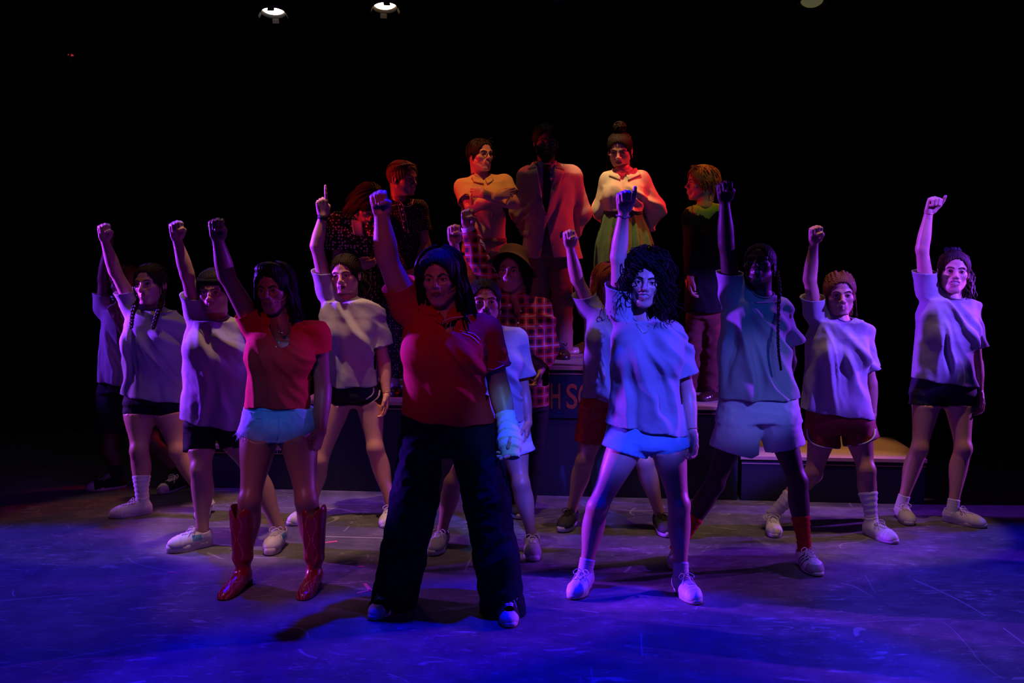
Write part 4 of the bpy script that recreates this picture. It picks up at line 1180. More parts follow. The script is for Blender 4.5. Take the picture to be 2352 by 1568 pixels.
def edge_curls(H, n, g, seed=0, r=.010):
    rs = np.random.RandomState(seed + 40); out = []
    for i in range(n):
        th = math.radians(rs.uniform(-115, 115)); k = rs.uniform(1.06, 1.35); u = .067 * math.sin(th) * k; z = -.010 + .090 * math.cos(th) * k
        f = float(hull_f(np.array([u]), np.array([z]), g)[0]); t = np.linspace(0, 1, 18); a0 = rs.uniform(0, 6.3); d = rs.normal(size=3) * .012; rr = r * rs.uniform(.6, 1.2)
        out.append(tube(np.array([H(u + rr * math.cos(a * 13 + a0) + d[0] * a, f + rr * .6 * math.sin(a * 13 + a0) + .002, z + rr * math.sin(a * 11 + a0) - .002 * a + d[2] * a) for a in t]), np.interp(t, [0, .2, .8, 1], [.001, .0042, .0036, .0008]) * H.s, 5, cap=False))
    return out
HAIR = {}
def hairdo(fn): HAIR[fn.__name__[2:]] = fn; return fn
def put_hair(ctx, parts, m, name='hair'):
    V, F = fix(parts); return obj(name, V, F, M[m], ctx['root'], ctx['base'])
@hairdo
def h_none(ctx): pass
@hairdo
def h_short(ctx, m, n=90, ln=.03, curl=0, seed=1, g=.010, w=.006):
    H = ctx['H']; rs = np.random.RandomState(seed); P_ = [scalp(H, g, down=-.05)] + hairline(H, 90, g, seed)
    if n: P_ += locks(H, rs, n, ln, w, .012, curl, front=62, wave=.004, drop_out=.03, lens=(ln * .4, ln), seed=seed)
    for i in range(n // 2):                                   # fringe and crown tufts
        u = rs.uniform(-.06, .06); a = H(u, .070 + rs.uniform(-.07, .0), .095 + rs.uniform(-.004, .012) - u * u * 3); d = rs.normal(size=3) * .3
        tip = H(u * 1.2 + .01 * d[0], .086 + .01 * d[1] - rs.uniform(0, .05), .072 + rs.uniform(-.01, .05))
        mm = (a + tip) / 2 + H.Z * .008 * H.s
        C = spline([a, mm, tip], 14 if curl else 7)
        if curl:
            t = np.linspace(0, 1, 14); C = C + np.stack([np.cos(t * 14 + i) * curl, np.sin(t * 14 + i) * curl, 0 * t], 1) * np.clip(t * 2, 0, 1)[:, None]
        P_.append(tube(C, np.linspace(.0065, .0015, len(C)) * H.s, 5, cap=False))
    put_hair(ctx, P_, m)
@hairdo
def h_cropped(ctx, m, g=.006):
    put_hair(ctx, [scalp(ctx['H'], g, down=-.045, face=(0, .100, -.012, .067, .062, .090))] + hairline(ctx['H'], 60, g, 3, w=.0025, reach=.2), m)
@hairdo
def h_long(ctx, m, L=.30, n=170, vol=.02, wave=.008, seed=2, front=50, width=.0085, lens=None, quiff=0, bias=0, curl=0, out=.03, g=.014, mass=.034):
    H = ctx['H']; rs = np.random.RandomState(seed)
    def ex(f):
        f.cone(H(0, -.05, .0), H(0, -.065, -.10), .075 * H.s, .07 * H.s, k=.03)
        for sg in (-1, 1): f.cone(H(sg * .070, -.030, .01), H(sg * (.082 + out * .4), -.020, -.02 - L * .62), mass * H.s, mass * .8 * H.s, k=.03)
        if L > .2: f.cone(H(0, -.065, -.05), H(0, -.06, -L * .7), .075 * H.s, .07 * H.s, k=.03)
        if quiff: f.ell(H(-.01, .04, .105), np.array((.062, .05, .034)) * H.s, H.R, k=.02)
    P_ = [scalp(H, g, extra=ex)] + hairline(H, 120, g, seed, side=.35)
    P_ += locks(H, rs, n, L, width, vol, curl, front=front, wave=wave, drop_out=out, lens=lens, side_bias=bias)
    for i in range(70):                                        # locks framing the face from the parting
        sg = -1 if i % 2 else 1; k = rs.uniform(0, 1.6); o = .004 * k + g * .5
        e = .105 + rs.uniform(-.02, .02)
        pts = [H(sg * .004, .052 - .05 * k, .118 + g * .4), H(sg * (.036 + o), .060 - .05 * k, .104), H(sg * (.066 + o), .046 - .04 * k, .062), H(sg * (.080 + o), .034 - .04 * k, .0), H(sg * (.084 + o * 2), .022 - .03 * k, -.06), H(sg * (.090 + .02 * rs.rand()), .015 - .03 * k, -.12 - rs.uniform(0, L * .6))]
        P_.append(tube(spline(pts, 18), np.interp(np.linspace(0, 1, 18), [0, .2, .7, 1], [.002, .0052, .005, .001]) * H.s, 5, cap=False))
    put_hair(ctx, P_, m)
@hairdo
def h_curly(ctx, m, L=.28, n=230, seed=3):
    H = ctx['H']; rs = np.random.RandomState(seed)
    def ex(f):
        f.ell(H(.01, -.035, .035), np.array((.105, .10, .095)) * H.s, H.R, k=.04)
        f.cone(H(.03, -.05, .0), H(.05, -.05, -.13), .09 * H.s, .075 * H.s, k=.05)
    P_ = [scalp(H, .016, extra=ex, amp=.004, face=(-.002, .105, -.012, .066, .082, .088))]
    P_ += edge_curls(H, 150, .016, seed) + edge_curls(H, 120, .028, seed + 1, .013)
    P_ += locks(H, rs, n, L, .0055, .045, .016, front=42, wave=.010, drop_out=.06, lens=(.08, L), r0=.6)
    for i in range(90):                                        # small curls over the crown
        u = rs.uniform(-1, 1); v = rs.uniform(-1, .75); c0 = H(.086 * u, .04 + .07 * v * -1 - .03, .118 - .05 * u * u + rs.uniform(0, .012)) ; t = np.linspace(0, 1, 16); a0 = rs.uniform(0, 6.3); rr = .013 * H.s
        C = c0 + np.stack([np.cos(t * 12 + a0) * rr, (t - .5) * .04, np.sin(t * 12 + a0) * rr], 1); P_.append(tube(C, .0042 * H.s, 5, cap=False))
    P_ += locks(H, rs, 120, .1, .0045, .060, .018, front=35, wave=.014, drop_out=.10, lens=(.02, .12), r0=.6)
    put_hair(ctx, P_, m)
@hairdo
def h_tied(ctx, m, part=0, seed=4, bun=None, tail=None, strands=8, flyaway=0, braids=None, crown=False, g=.009, cornrow=False):
    H = ctx['H']; rs = np.random.RandomState(seed)
    P_ = [scalp(H, g, down=-.075, part=part, amp=.0022, face=(.0, .098, -.010, .066, .062, .090))] + hairline(H, 110, g, seed, side=.05)
    for i in range(46):                                        # combed-back strands over the crown
        u = rs.uniform(-.068, .068); k = 1 - (u / .075) ** 2; gg = g + rs.uniform(.0, .003)
        pts = []
        for e in np.radians(np.linspace(38, 165, 8)):
            cc = math.cos(e); ss = math.sin(e); w_ = math.sqrt(max(1 - (u / (.074 + gg)) ** 2, .02))
            pts.append(H(u * (1 + .1 * math.sin(e)), (.092 + gg) * cc * w_ - .018 + (.010 if cc > 0 else 0) , (.082 + gg) * ss * w_ + .032))
        P_.append(tube(spline(pts, 16), np.interp(np.linspace(0, 1, 16), [0, .2, 1], [.001, .0042, .0035]) * H.s, 5, cap=False, flat=.5))
    if bun:
        bf = Field(); c = H(*bun[:3]); r = bun[3] * H.s
        for i in range(26):
            d = rs.normal(size=3); d /= np.linalg.norm(d); e = np.cross(d, rs.normal(size=3)); e /= np.linalg.norm(e)
            t = np.linspace(0, rs.uniform(2, 4), 14); q = c + r * (np.cos(t)[:, None] * d + np.sin(t)[:, None] * e) * rs.uniform(.85, 1.08)
            P_.append(tube(q, np.full(14, .0075) * H.s, 5))
        P_.append(ball(c, r * .92, 12, 8))
    if tail:                                                   # loose length behind: (points in head space, radius, wave)
        base_pts, rad, wv, cnt = tail
        for i in range(cnt):
            off = rs.normal(size=3) * rad * .55
            q = [H(*(np.array(p) + off * min(1, .3 + j * .4) * [1, 1, .4])) for j, p in enumerate(base_pts)]
            C = spline(q, 22); t = np.linspace(0, 1, 22); ph = rs.uniform(0, 6)
            C = C + np.stack([np.sin(t * 16 + ph), np.cos(t * 14 + ph), 0 * t], 1) * wv * np.clip(t * 2, 0, 1)[:, None]
            P_.append(tube(C, np.interp(t, [0, .2, .7, 1], [.004, .008, .007, .001]) * H.s, 5, cap=False))
    if braids:
        for pts, r in braids: P_ += braid([H(*p) for p in pts], r * H.s)
    if crown:
        pts = [H((.078 + g) * math.cos(a), (.080 + g) * math.sin(a) * .8 - .005, .062 + .028 * math.sin(a)) for a in np.linspace(-.5, 3.64, 14)]
        P_ += braid(pts, .012 * H.s, taper=1)
    if cornrow:
        for u in (-.055, -.038, -.020, .020, .038, .055):
            pts = []
            for e in np.radians(np.linspace(36, 150, 7)):
                w_ = math.sqrt(1 - (u / .088) ** 2); pts.append(H(u, .104 * math.cos(e) * w_ - .014, .094 * math.sin(e) * w_ + .032))
            P_ += braid(pts, .0095 * H.s, taper=1)
    for i in range(flyaway):
        sg = rs.choice([-1, 1]); q = [H(sg * .055, .055, .06), H(sg * .075, .05, .01 + rs.normal() * .01), H(sg * (.075 + rs.rand() * .012), .045, -.05), H(sg * (.078 + rs.rand() * .02), .04, -.09 - rs.rand() * .05)]
        P_.append(tube(spline(q, 12), np.full(12, .0016) * H.s, 4, cap=False))
    put_hair(ctx, P_, m)

# ------------------------------------------------------------------ small worn things
def ring(name, m, i, t, r=.0028, pad=.004, beads=0, wide=0):
    def f(ctx):
        e, w_ = ctx['el'][i], ctx['wr'][i]; u = unit(w_ - e); c = e + (w_ - e) * t
        R = np.interp(t, [.28, 1], [.0395, .0245]) * ctx['P'].get('armt', 1) * ctx['g'] + pad
        a = unit(np.cross(u, [0, 1, .1])); b = np.cross(u, a); th = np.linspace(0, 2 * math.pi, 25)
        q = c + R * (np.cos(th)[:, None] * a + np.sin(th)[:, None] * b)
        P_ = [tube(q, r, 6, cap=False)] if not wide else [tube(np.array([c - u * wide, c - u * wide * .9, c + u * wide * .9, c + u * wide]), [R - .003, R, R, R - .003], 18, cap=False)]
        for k in range(beads): P_.append(ball(q[k * 24 // beads], r * 2.2, 6, 4))
        V, F = fix(P_); obj(name, V, F, M[m], ctx['root'], ctx['base'])
    return f
def earring(m, sg=1, r=.006, hoop=0):
    def f(ctx):
        H = ctx['H']; c = H(sg * .083, -.002, -.040)
        if hoop:
            th = np.linspace(0, 2 * math.pi, 17); q = c + hoop * (np.cos(th)[:, None] * H.F + np.sin(th)[:, None] * H.Z) - H.Z * hoop; P_ = [tube(q, .0015, 5, cap=False)]
        else: P_ = [ball(c, r, 8, 6), ball(c - H.Z * .011, r * .6, 8, 6)]
        V, F = fix(P_); obj('earring', V, F, M[m], ctx['root'], ctx['base'])
    return f
def headset(sg=1):
    def f(ctx):
        H = ctx['H']; q = [H(sg * .082, -.01, .004), H(sg * .079, .012, -.020), H(sg * .066, .045, -.045), H(sg * .046, .072, -.056)]
        V, F = fix([tube(spline(q, 14), .0013, 5), ball(q[-1], .0034, 8, 6)]); obj('headset_microphone', V, F, M['mic'], ctx['root'], ctx['base'])
    return f
def on_top(ctx, x, y, off=.002):
    q = hit(ctx['topf'], x, y, ctx['Y'] - .45, ctx['Y'] + .2, 0)
    d, N = grad(ctx['topf'], q[None]); q = q - N[0] * d[0]; k = ctx['topdisp'](q[None], N)[0]
    return q + N[0] * (k + off)
def line_on_top(name, m, path, r=.0022, n=16, off=.002, flat=1.0):
    def f(ctx):
        px = spline([(x, y, 0) for x, y in path], n); q = [on_top(ctx, x, y, off) for x, y, _ in px]
        V, F = fix([tube(q, r, 6, flat=flat)]); obj(name, V, F, M[m], ctx['top_o'], ctx['base'])
    return f
def buttons(m, pts, r=.0055, name='button'):
    def f(ctx):
        for x, y in pts:
            q = on_top(ctx, x, y, .001); V, F = fix([ball(q, (r, r * .5, r), 10, 6)]); obj(name, V, F, M[m], ctx['top_o'], ctx['base'])
    return f
def hang(name, m, path, r=.0018, drop=None, dy=-.002, pend=None):
    """cord lying round the neck and over the chest: pixels of the path"""
    def f(ctx):
        px = spline([(x, y, 0) for x, y in path], 24); q = []
        for x, y, _ in px:
            try:
                a = hit(ctx['topf'], x, y, ctx['Y'] - .45, ctx['Y'] + .2, .004); b = hit(ctx['B'], x, y, ctx['Y'] - .45, ctx['Y'] + .2, .004); q.append(a if a[1] < b[1] else b)
            except Exception: pass
        P_ = [tube(q, r, 5)]
        if pend: P_ += pend(q[len(q) // 2])
        V, F = fix(P_); obj(name, V, F, M[m], ctx['root'], ctx['base'])
    return f
def collar_band(m, r=.006, name='collar_rib'):
    """ribbed ring along the neckline, where collar cut and cloth meet"""
    def f(ctx):
        cf, tf = ctx['collarf'], ctx['topf']; nb = ctx['nb']; q = []
        for a in np.linspace(0, 2 * math.pi, 41):
            d = np.array([math.cos(a), math.sin(a), 0]); x = nb + d * .066 * ctx['g'] + [0, -.004, .01]
            for _ in range(14):
                e, N = grad(cf, x[None]); x = x - N[0] * e[0]; e, N = grad(tf, x[None]); x = x - N[0] * e[0]
            q.append(x)
        V, F = fix([tube(q, r, 8, cap=False, flat=.6)]); obj(name, V, F, ctx['top_o'].data.materials[0] if m is None else M[m], ctx['top_o'], ctx['base'])
    return f
# ------------------------------------------------------------------ the stage
def proj(p):
    d = np.asarray(p, float) - CAMP; fz = d[1] * _c - d[2] * _s; up = d[1] * _s + d[2] * _c
    return CX + FPX * d[0] / fz, CY - FPX * up / fz
TH = math.atan(213 / FPX)
U = np.array([math.cos(TH), -math.sin(TH), 0]); Vd = np.array([math.sin(TH), math.cos(TH), 0])
O0 = ground(1640, 1147)
def along(px, z):
    """distance along the riser front whose point at height z shows at column px"""
    a, b = -8.0, 8.0
    for _ in range(60):
        c = (a + b) / 2
        if proj(O0 + U * c + [0, 0, z])[0] < px: a = c
        else: b = c
    return a
def struct(o): o['kind'] = 'structure'; return o
ROT = (0, 0, -TH)

V, F = boxvf((-7, -1.0, -.05), (7, 9.5, 0)); struct(obj('floor', V, F, M['floor'], smooth=False))
V, F = boxvf((-7, -1.0, 5.2), (7, 9.5, 5.3)); struct(obj('ceiling', V, F, M['black_wall'], smooth=False))
V, F = boxvf((-7.1, -1.0, 0), (-7, 9.5, 5.2)); struct(obj('wall_left', V, F, M['black_wall'], smooth=False))
V, F = boxvf((7, -1.0, 0), (7.1, 9.5, 5.2)); struct(obj('wall_right', V, F, M['black_wall'], smooth=False))
V, F = boxvf((-7, 9.4, 0), (7, 9.5, 5.2)); struct(obj('wall_back', V, F, M['black_wall'], smooth=False))
def curtain(x0, x1, y, label, z1=5.0, tilt=0):
    n = int((x1 - x0) * 60); xs = np.linspace(x0, x1, n); zs = np.linspace(.02, z1, 6)
    yy = y + .05 * np.sin(xs * 26 + 1.5 * np.sin(xs * 3.1)) + .02 * np.sin(xs * 61)
    V = np.array([(x, a + tilt * (x - x0), z) for z in zs for x, a in zip(xs, yy)])
    F = np.array([(r * n + i, r * n + i + 1, (r + 1) * n + i + 1, (r + 1) * n + i) for r in range(5) for i in range(n - 1)])
    o = obj('stage_curtain', V, F, M['curtain']); o['label'] = label; o['category'] = 'curtain'
    return o
curtain(-6.4, 0, 8.7, 'black velour stage curtain behind the left half of the risers')
curtain(0, 6.4, 8.7, 'black velour stage curtain behind the right half of the risers')

def riser(x0, x1, z, depth, label, sign=False, zref=None):
    a, b = along(x0, z), along(x1, z)
    base = O0 + U * (a + b) / 2
    e = empty('platform', base, label, 'platform', 'stepped stage platforms'); e.rotation_euler = ROT
    W_ = (b - a) / 2 - .004
    V, F = boxvf((-W_ - .006, -.012, z - .022), (W_ + .006, depth, z)); obj('deck', V, F, M['ply'], e, smooth=False)
    n = max(1, int(round(2 * W_ / 1.22)))
    for i in range(n):                                         # front boards
        l, r = -W_ + 2 * W_ * i / n, -W_ + 2 * W_ * (i + 1) / n
        V, F = boxvf((l + .002, 0, .004), (r - .002, .018, z - .024)); obj('front_board', V, F, M['riser'], e, smooth=False)
    for sx in (-1, 1):
        V, F = boxvf((min(sx * W_, sx * (W_ - .018)), .02, .004), (max(sx * W_, sx * (W_ - .018)), depth - .01, z - .024)); obj('side_board', V, F, M['riser'], e, smooth=False)
    V, F = boxvf((-W_ + .02, depth - .03, .004), (W_ - .02, depth - .012, z - .024)); obj('back_board', V, F, M['riser'], e, smooth=False)
    V, F = boxvf((-W_, -.004, z - .052), (W_, 0, z - .046)); obj('edge_trim', V, F, M['ply'], e, smooth=False)
    return e, a, b
Z1, Z2, Z3 = .295, .615, .865
riser(1702, 2128, Z1, .76, 'lowest platform at the right, bare tan board top seen behind the red running shorts')
riser(1503, 1700, Z2, 1.30, 'middle height platform at the right, under the curly-haired figure in brown trousers')
_, ca, cb = riser(1168, 1501, Z3, 1.40, 'tallest centre platform, lettered sign on its front, under the man in the suit')
riser(690, 1166, Z2, 1.30, 'middle height platform at the left, under the figures in dotted dresses')
riser(440, 688, Z1, .76, 'lowest platform at the left, a sliver of its tan top showing between bare legs')
# lettered sign on the centre platform
def front_pt(px, z, off):
    return O0 + U * along(px, z) + [0, 0, z] - Vd * off
sg0, sg1 = along(1172, .7), along(1497, .7)
sgn = empty('sign', O0 + U * (sg0 + sg1) / 2 - Vd * .004 + [0, 0, Z3 - .20], 'navy blue sign board with orange painted capital letters on the tallest platform', 'sign'); sgn.rotation_euler = ROT
hw_ = (sg1 - sg0) / 2
V, F = boxvf((-hw_, -.010, -.140), (hw_, 0, .140)); obj('board', V, F, M['sign_blue'], sgn, smooth=False)
def letter(ch, px0, px1, z0_, z1_):
    c = bpy.data.curves.new('letter', 'FONT'); c.body = ch; c.extrude = .0; c.offset = .012
    o = bpy.data.objects.new('tmp', c); COL.objects.link(o)
    dg = bpy.context.evaluated_depsgraph_get(); me = bpy.data.meshes.new_from_object(o.evaluated_get(dg))
    COL.objects.unlink(o); bpy.data.objects.remove(o)
    v = np.array([q.co[:] for q in me.vertices]); lo, hi = v.min(0), v.max(0)
    xa, xb = along(px0, .6) - (sg0 + sg1) / 2, along(px1, .6) - (sg0 + sg1) / 2
    v[:, 0] = xa + (v[:, 0] - lo[0]) / (hi[0] - lo[0]) * (xb - xa); v[:, 1] = z0_ + (v[:, 1] - lo[1]) / (hi[1] - lo[1]) * (z1_ - z0_)
    Fs = [tuple(p.vertices) for p in me.polygons]; n = len(v)
    W2 = np.column_stack([v[:, 0], np.full(n, -.0125), v[:, 1]]); W3 = W2 + [0, .002, 0]
    bd = {}
    for q in Fs:
        for i in range(len(q)): bd[(q[i], q[(i + 1) % len(q)])] = 1
    side = [(a + n, b + n, b, a) for a, b in bd if (b, a) not in bd]
    obj('letter', np.concatenate([W2, W3]), Fs + side, M['sign_orange'], sgn, smooth=False)
LZ0, LZ1 = -.078, .088
for ch, a, b in (('H', 1192, 1218), ('I', 1230, 1237), ('G', 1240, 1263), ('H', 1265, 1287), ('S', 1301, 1326), ('C', 1328, 1353), ('H', 1357, 1379), ('O', 1383, 1408), ('O', 1411, 1436), ('L', 1441, 1461)):
    letter(ch, a, b, LZ0, LZ1)

# lighting bar and lamps overhead
def lampcan(px, py, Y, aim, col, strength, label, lit=True, r=.085, drop=False):
    p = at(px, py, Y); e = empty('stage_light', p, label, 'stage light', 'stage lights on the overhead bar')
    d = Vector(aim) - Vector(p); e.rotation_euler = d.to_track_quat('-Z', 'Y').to_euler()
    n = 28; th = np.arange(n) / n * 2 * math.pi
    prof = [(r * 1.12, -.05), (r * 1.12, .02), (r * 1.0, .06), (r * .92, .20), (r * .55, .25), (.001, .26)]
    V = np.array([(q * math.cos(t), q * math.sin(t), z) for q, z in prof for t in th])
    F = np.array([(i * n + j, i * n + (j + 1) % n, (i + 1) * n + (j + 1) % n, (i + 1) * n + j) for i in range(5) for j in range(n)])
    o = obj('housing', V, F, M['steel_black'], e); m_ = o.modifiers.new('thickness', 'SOLIDIFY'); m_.thickness = .003
    lm = mat('lamp_lens' if lit else 'dark_lens', (.8, .8, .8) if lit else (.02, .02, .02), .2, .5, emit=col if lit else None, estr=strength)
    V, F = ball((0, 0, -.02), (r, r, .018), 28, 8); V2, F2 = fix([(V, F)]); obj('lens', V2, F2, lm, e)
    for sx in (-1, 1):                                         # yoke arms and clamp
        V, F = boxvf((sx * (r * 1.2) - .006, -.012, .06), (sx * (r * 1.2) + .006, .012, .32)); obj('yoke_arm', V, F, M['steel_black'], e, smooth=False)
    V, F = boxvf((-r * 1.26, -.012, .31), (r * 1.26, .012, .322)); obj('yoke_bridge', V, F, M['steel_black'], e, smooth=False)
    V, F = boxvf((-.03, -.03, .322), (.03, .03, .40)); obj('clamp', V, F, M['steel_black'], e, smooth=False)
    for k in range(4):                                         # frame clips round the lens
        a = k * math.pi / 2; c, s_ = math.cos(a), math.sin(a)
        pts = [(-r * .3, -r * 1.12), (r * .3, -r * 1.12), (r * .3, -r * 1.30), (-r * .3, -r * 1.30)]
        V = np.array([(c * x - s_ * y, s_ * x + c * y, -.05 - (.03 if i > 1 else 0) - dz) for dz in (0, .003) for i, (x, y) in enumerate(pts)])
        F = [(0, 1, 2, 3), (7, 6, 5, 4), (0, 4, 5, 1), (1, 5, 6, 2), (2, 6, 7, 3), (3, 7, 4, 0)]
        obj('frame_clip', V, F, M['steel_black'], e, smooth=False)
    if drop:                                                   # hung from the ceiling on its own rod
        Rm = np.array(e.rotation_euler.to_matrix()); t = p + Rm @ np.array([0, 0, .40])
        q = np.array([t, [t[0], t[1], 5.2]]); V, F = fix([tube((q - p) @ Rm, .010, 8)]); obj('hanging_rod', V, F, M['steel_black'], e)
    return e
LAMPS = [
    lampcan(628, 16, 7.6, (-1.8, 6.9, 0), (1.0, .84, .72), 14, 'lit stage light, left of the two bright lamps at the top edge'),
    lampcan(884, 4, 7.6, (-.8, 6.9, 0), (1.0, .66, .40), 14, 'lit stage light, right of the two bright lamps at the top edge'),
    lampcan(1283, -22, 7.6, (.4, 7.2, 1.2), (1, .4, .2), 0, 'unlit stage light just above the top edge over the man in the suit', lit=False),
    lampcan(1865, -4, 7.6, (1.9, 6.0, 0), (.55, .60, .08), .10, 'stage light glowing faint green at the top edge, right of the centre'),
    lampcan(163, 118, 7.8, (-3.0, 6.0, 0), (1.0, .05, .03), .35, 'small dim red stage light hanging alone at far upper left', r=.028, drop=True)]  # unidentified red mark; lamp body and glowing lens are made up for it
p0, p1 = at(-200, 0, 7.7), at(2600, 0, 7.7)
e = empty('lighting_bar', (0, 7.75, 4.12), 'long black lighting bar overhead with clamped lamps', 'lighting bar')
V, F = fix([tube([(-5.6, 7.75, 4.12), (5.6, 7.75, 4.12)], .026, 12)]); obj('pipe', V, F, M['steel_black'], e, (0, 7.75, 4.12))
for x in (-4, -1.5, 1.5, 4):
    V, F = fix([tube([(x, 7.75, 4.14), (x, 7.75, 5.2)], .006, 6)]); obj('hanger', V, F, M['steel_black'], e, (0, 7.75, 4.12))
# tape marks on the stage floor
def tape(name, pts, w_, m, label):
    G = [ground(x, y) for x, y in pts]; P_ = []
    a, b = G[0], G[1]; t = unit(b - a); n = np.array([-t[1], t[0], 0]) * w_ / 2
    V = np.array([a - n, b - n, b + n, a + n]); V = np.concatenate([V + [0, 0, .0006], V + [0, 0, .0018]])
    o = obj(name, V, [(3, 2, 1, 0), (4, 5, 6, 7), (0, 1, 5, 4), (1, 2, 6, 5), (2, 3, 7, 6), (3, 0, 4, 7)], M[m], smooth=False)
    o['label'] = label; o['category'] = 'tape mark'
tape('tape_mark', [(738, 1247), (775, 1243)], .022, 'pink_tape', 'pink tape strip on the floor right of the white trim-shorts dancer\'s pale shoe')
tape('tape_mark', [(820, 1362), (852, 1355)], .016, 'pink_tape', 'pink tape strip on the floor beside the left hem of the wide dark jeans')
tape('tape_mark', [(838, 1340), (851, 1356)], .016, 'pink_tape', 'short slanting pink tape piece left of the wide dark jeans')
tape('tape_mark', [(822, 1301), (836, 1301)], .014, 'pink_tape', 'tiny pink tape scrap between the red boots and the dark jeans')
tape('tape_mark', [(385, 1314), (403, 1315)], .012, 'pink_tape', 'tiny pink tape scrap in front of the white platform sneaker at left')
tape('tape_mark', [(742, 1232), (884, 1236)], .007, 'white_tape', 'long thin pale tape line across the floor behind the red boots')
tape('tape_mark', [(2306, 1101), (2322, 1105)], .02, 'white_tape', 'small pale tape scrap on the dark floor at the far right')
# ------------------------------------------------------------------ the performers (all x, y are pixels of the photograph)
D = (0, -1, 0)
def arm(el, wr, hd, kind='fist', t=1, n=D, hs=1): return dict(el=el, wr=wr, hd=hd, kind=kind, t=t, n=n, hs=hs)
def leg(knee, toe, yaw, shoe, sock=None, **k): return dict(knee=knee, toe=toe, yaw=yaw, shoe=shoe, sock=sock, **k)
TEE = dict(mat='tee', name='t_shirt')
people = {}
def add(key, **k): people[key] = k

# front row -------------------------------------------------------
add('F', label='person in red polo shirt and wide dark jeans, raised fist, white bandaged hand, centre front', skin='olive', Y=4.34, g=1.06, big=1, thick=1.25, armt=1.22, neckr=.054,
    head=(1012, 640, 118), hang=(-14, -2, 3), jaw=1.08, frown=1, lips='dark', hdy=-.04,
    neck=(1030, 735), sh=[(935, 700), (1118, 758)], hip=[(985, 985), (1072, 985)],
    arms=[arm((888, 590, -.10), (876, 492, -.16), (868, 445, -.19), 'fist', 1, (.10, -1, .1), 1.0), arm((1146, 892, .03), (1168, 985, -.06), (1172, 1030, -.10), 'relaxed', -1, (-.8, -.5, 0), .9)],
    legs=[leg((950, 1170), (855, 1426), -16, 'skate'), leg((1112, 1170), (1172, 1443), 3, 'skate')], foot=.92,
    top=dict(name='polo_shirt', mat='polo', st=[(722, 945, 1105), (760, 926, 1122), (800, 925, 1124), (850, 926, 1120), (900, 923, 1122), (975, 916, 1138)], sleeves=[(.44, .068, .082, .06), (.62, .064, .086, .025)], shr=.060,
             hem=((917, 950), (1135, 970)), hemcurve=.02, collar=(1034, 748, .058, (1036, 758, .008)), bust=[(805, 45, .092)], bx=1022, amp=.007, N=8, seed=2, h=.0075, fr0=.12),
    bottom=dict(name='wide_jeans', mat='dark_jeans', st=[(935, 922, 1132), (985, 920, 1148), (1040, 916, 1152)], legs=[[(968, 1030, 50), (952, 1150, 55), (925, 1280, 52), (900, 1405, 52)], [(1090, 1030, 54), (1118, 1150, 52), (1140, 1280, 50), (1156, 1408, 50)]], long=1, amp=.008, h=.009),
    hair=('long', 'hair_black', .30, 210, .035, .008, 21, 58, .0095, None, 0, 0, 0, .055, .022),
    extras=[headset(1), earring('silver', 1),
            line_on_top('chest_piping', 'white_trim', [(1058, 756), (1088, 766), (1104, 780)], .0022), line_on_top('piping', 'white_trim', [(1062, 762), (1085, 772), (1101, 788)], .0022)])
add('D', label='person in red short sleeve top, frayed denim shorts and tall red cowboy boots', skin='tan', Y=4.66, g=1.0, big=1, armt=1.08, thick=1.05,
    head=(630, 664, 106), hang=(-22, -4, 2), jaw=1.02, frown=.6, lips='dark', hdy=-.03,
    neck=(648, 742), sh=[(580, 738), (728, 768)], hip=[(600, 975), (682, 975)],
    arms=[arm((520, 632, -.08), (500, 548, -.14), (496, 500, -.17), 'fist', 1, (.2, -1, .1)), arm((742, 895, .03), (737, 990, -.05), (722, 1036, -.08), 'relaxed', -1, (-.6, .3, 0))],
    legs=[leg((574, 1150), (510, 1377), -14, 'boot', kf=.06), leg((704, 1150), (697, 1378), -4, 'boot', kf=.06)], foot=.93, thigh=.086,
    top=dict(name='red_top', mat='red_top', st=[(745, 580, 735), (775, 568, 738), (820, 570, 726), (860, 570, 716), (900, 566, 712), (938, 562, 712)], sleeves=[(.22, .058, .064, .05), (.30, .062, .068, .04)], ease=.004,
             hem=((563, 930), (710, 935)), hemcurve=-.012, collar=(655, 772, .062, (664, 778, .030)), bust=[(815, 38, .075)], bx=650, amp=.0035, N=16, seed=4, h=.0075, thick=.002),
    bottom=dict(gusset=1, name='denim_shorts', mat='denim', st=[(918, 562, 716), (950, 556, 724), (990, 552, 728), (1008, 556, 724)], legs=[[(598, 985, 42), (590, 1006, 45)], [(682, 985, 42), (688, 1002, 43)]], hemn=[(-.35, 0, -1), (.35, 0, -1)], amp=.004, h=.007, ease=.004),
    hair=('long', 'hair_black', .26, 170, .022, .012, 22, 62, .0085, None, 1, 0, 0, .03, .014),
    extras=[headset(1), earring('silver', 1), 'fray', hang('necklace', 'gold', [(636, 742), (640, 760), (646, 762), (654, 758), (664, 740)], .0014, pend=lambda p: [ball(p - [0, .004, .006], (.0075, .004, .008), 10, 6)]),
            buttons('btn', [(641, 786), (634, 796)], .004)])
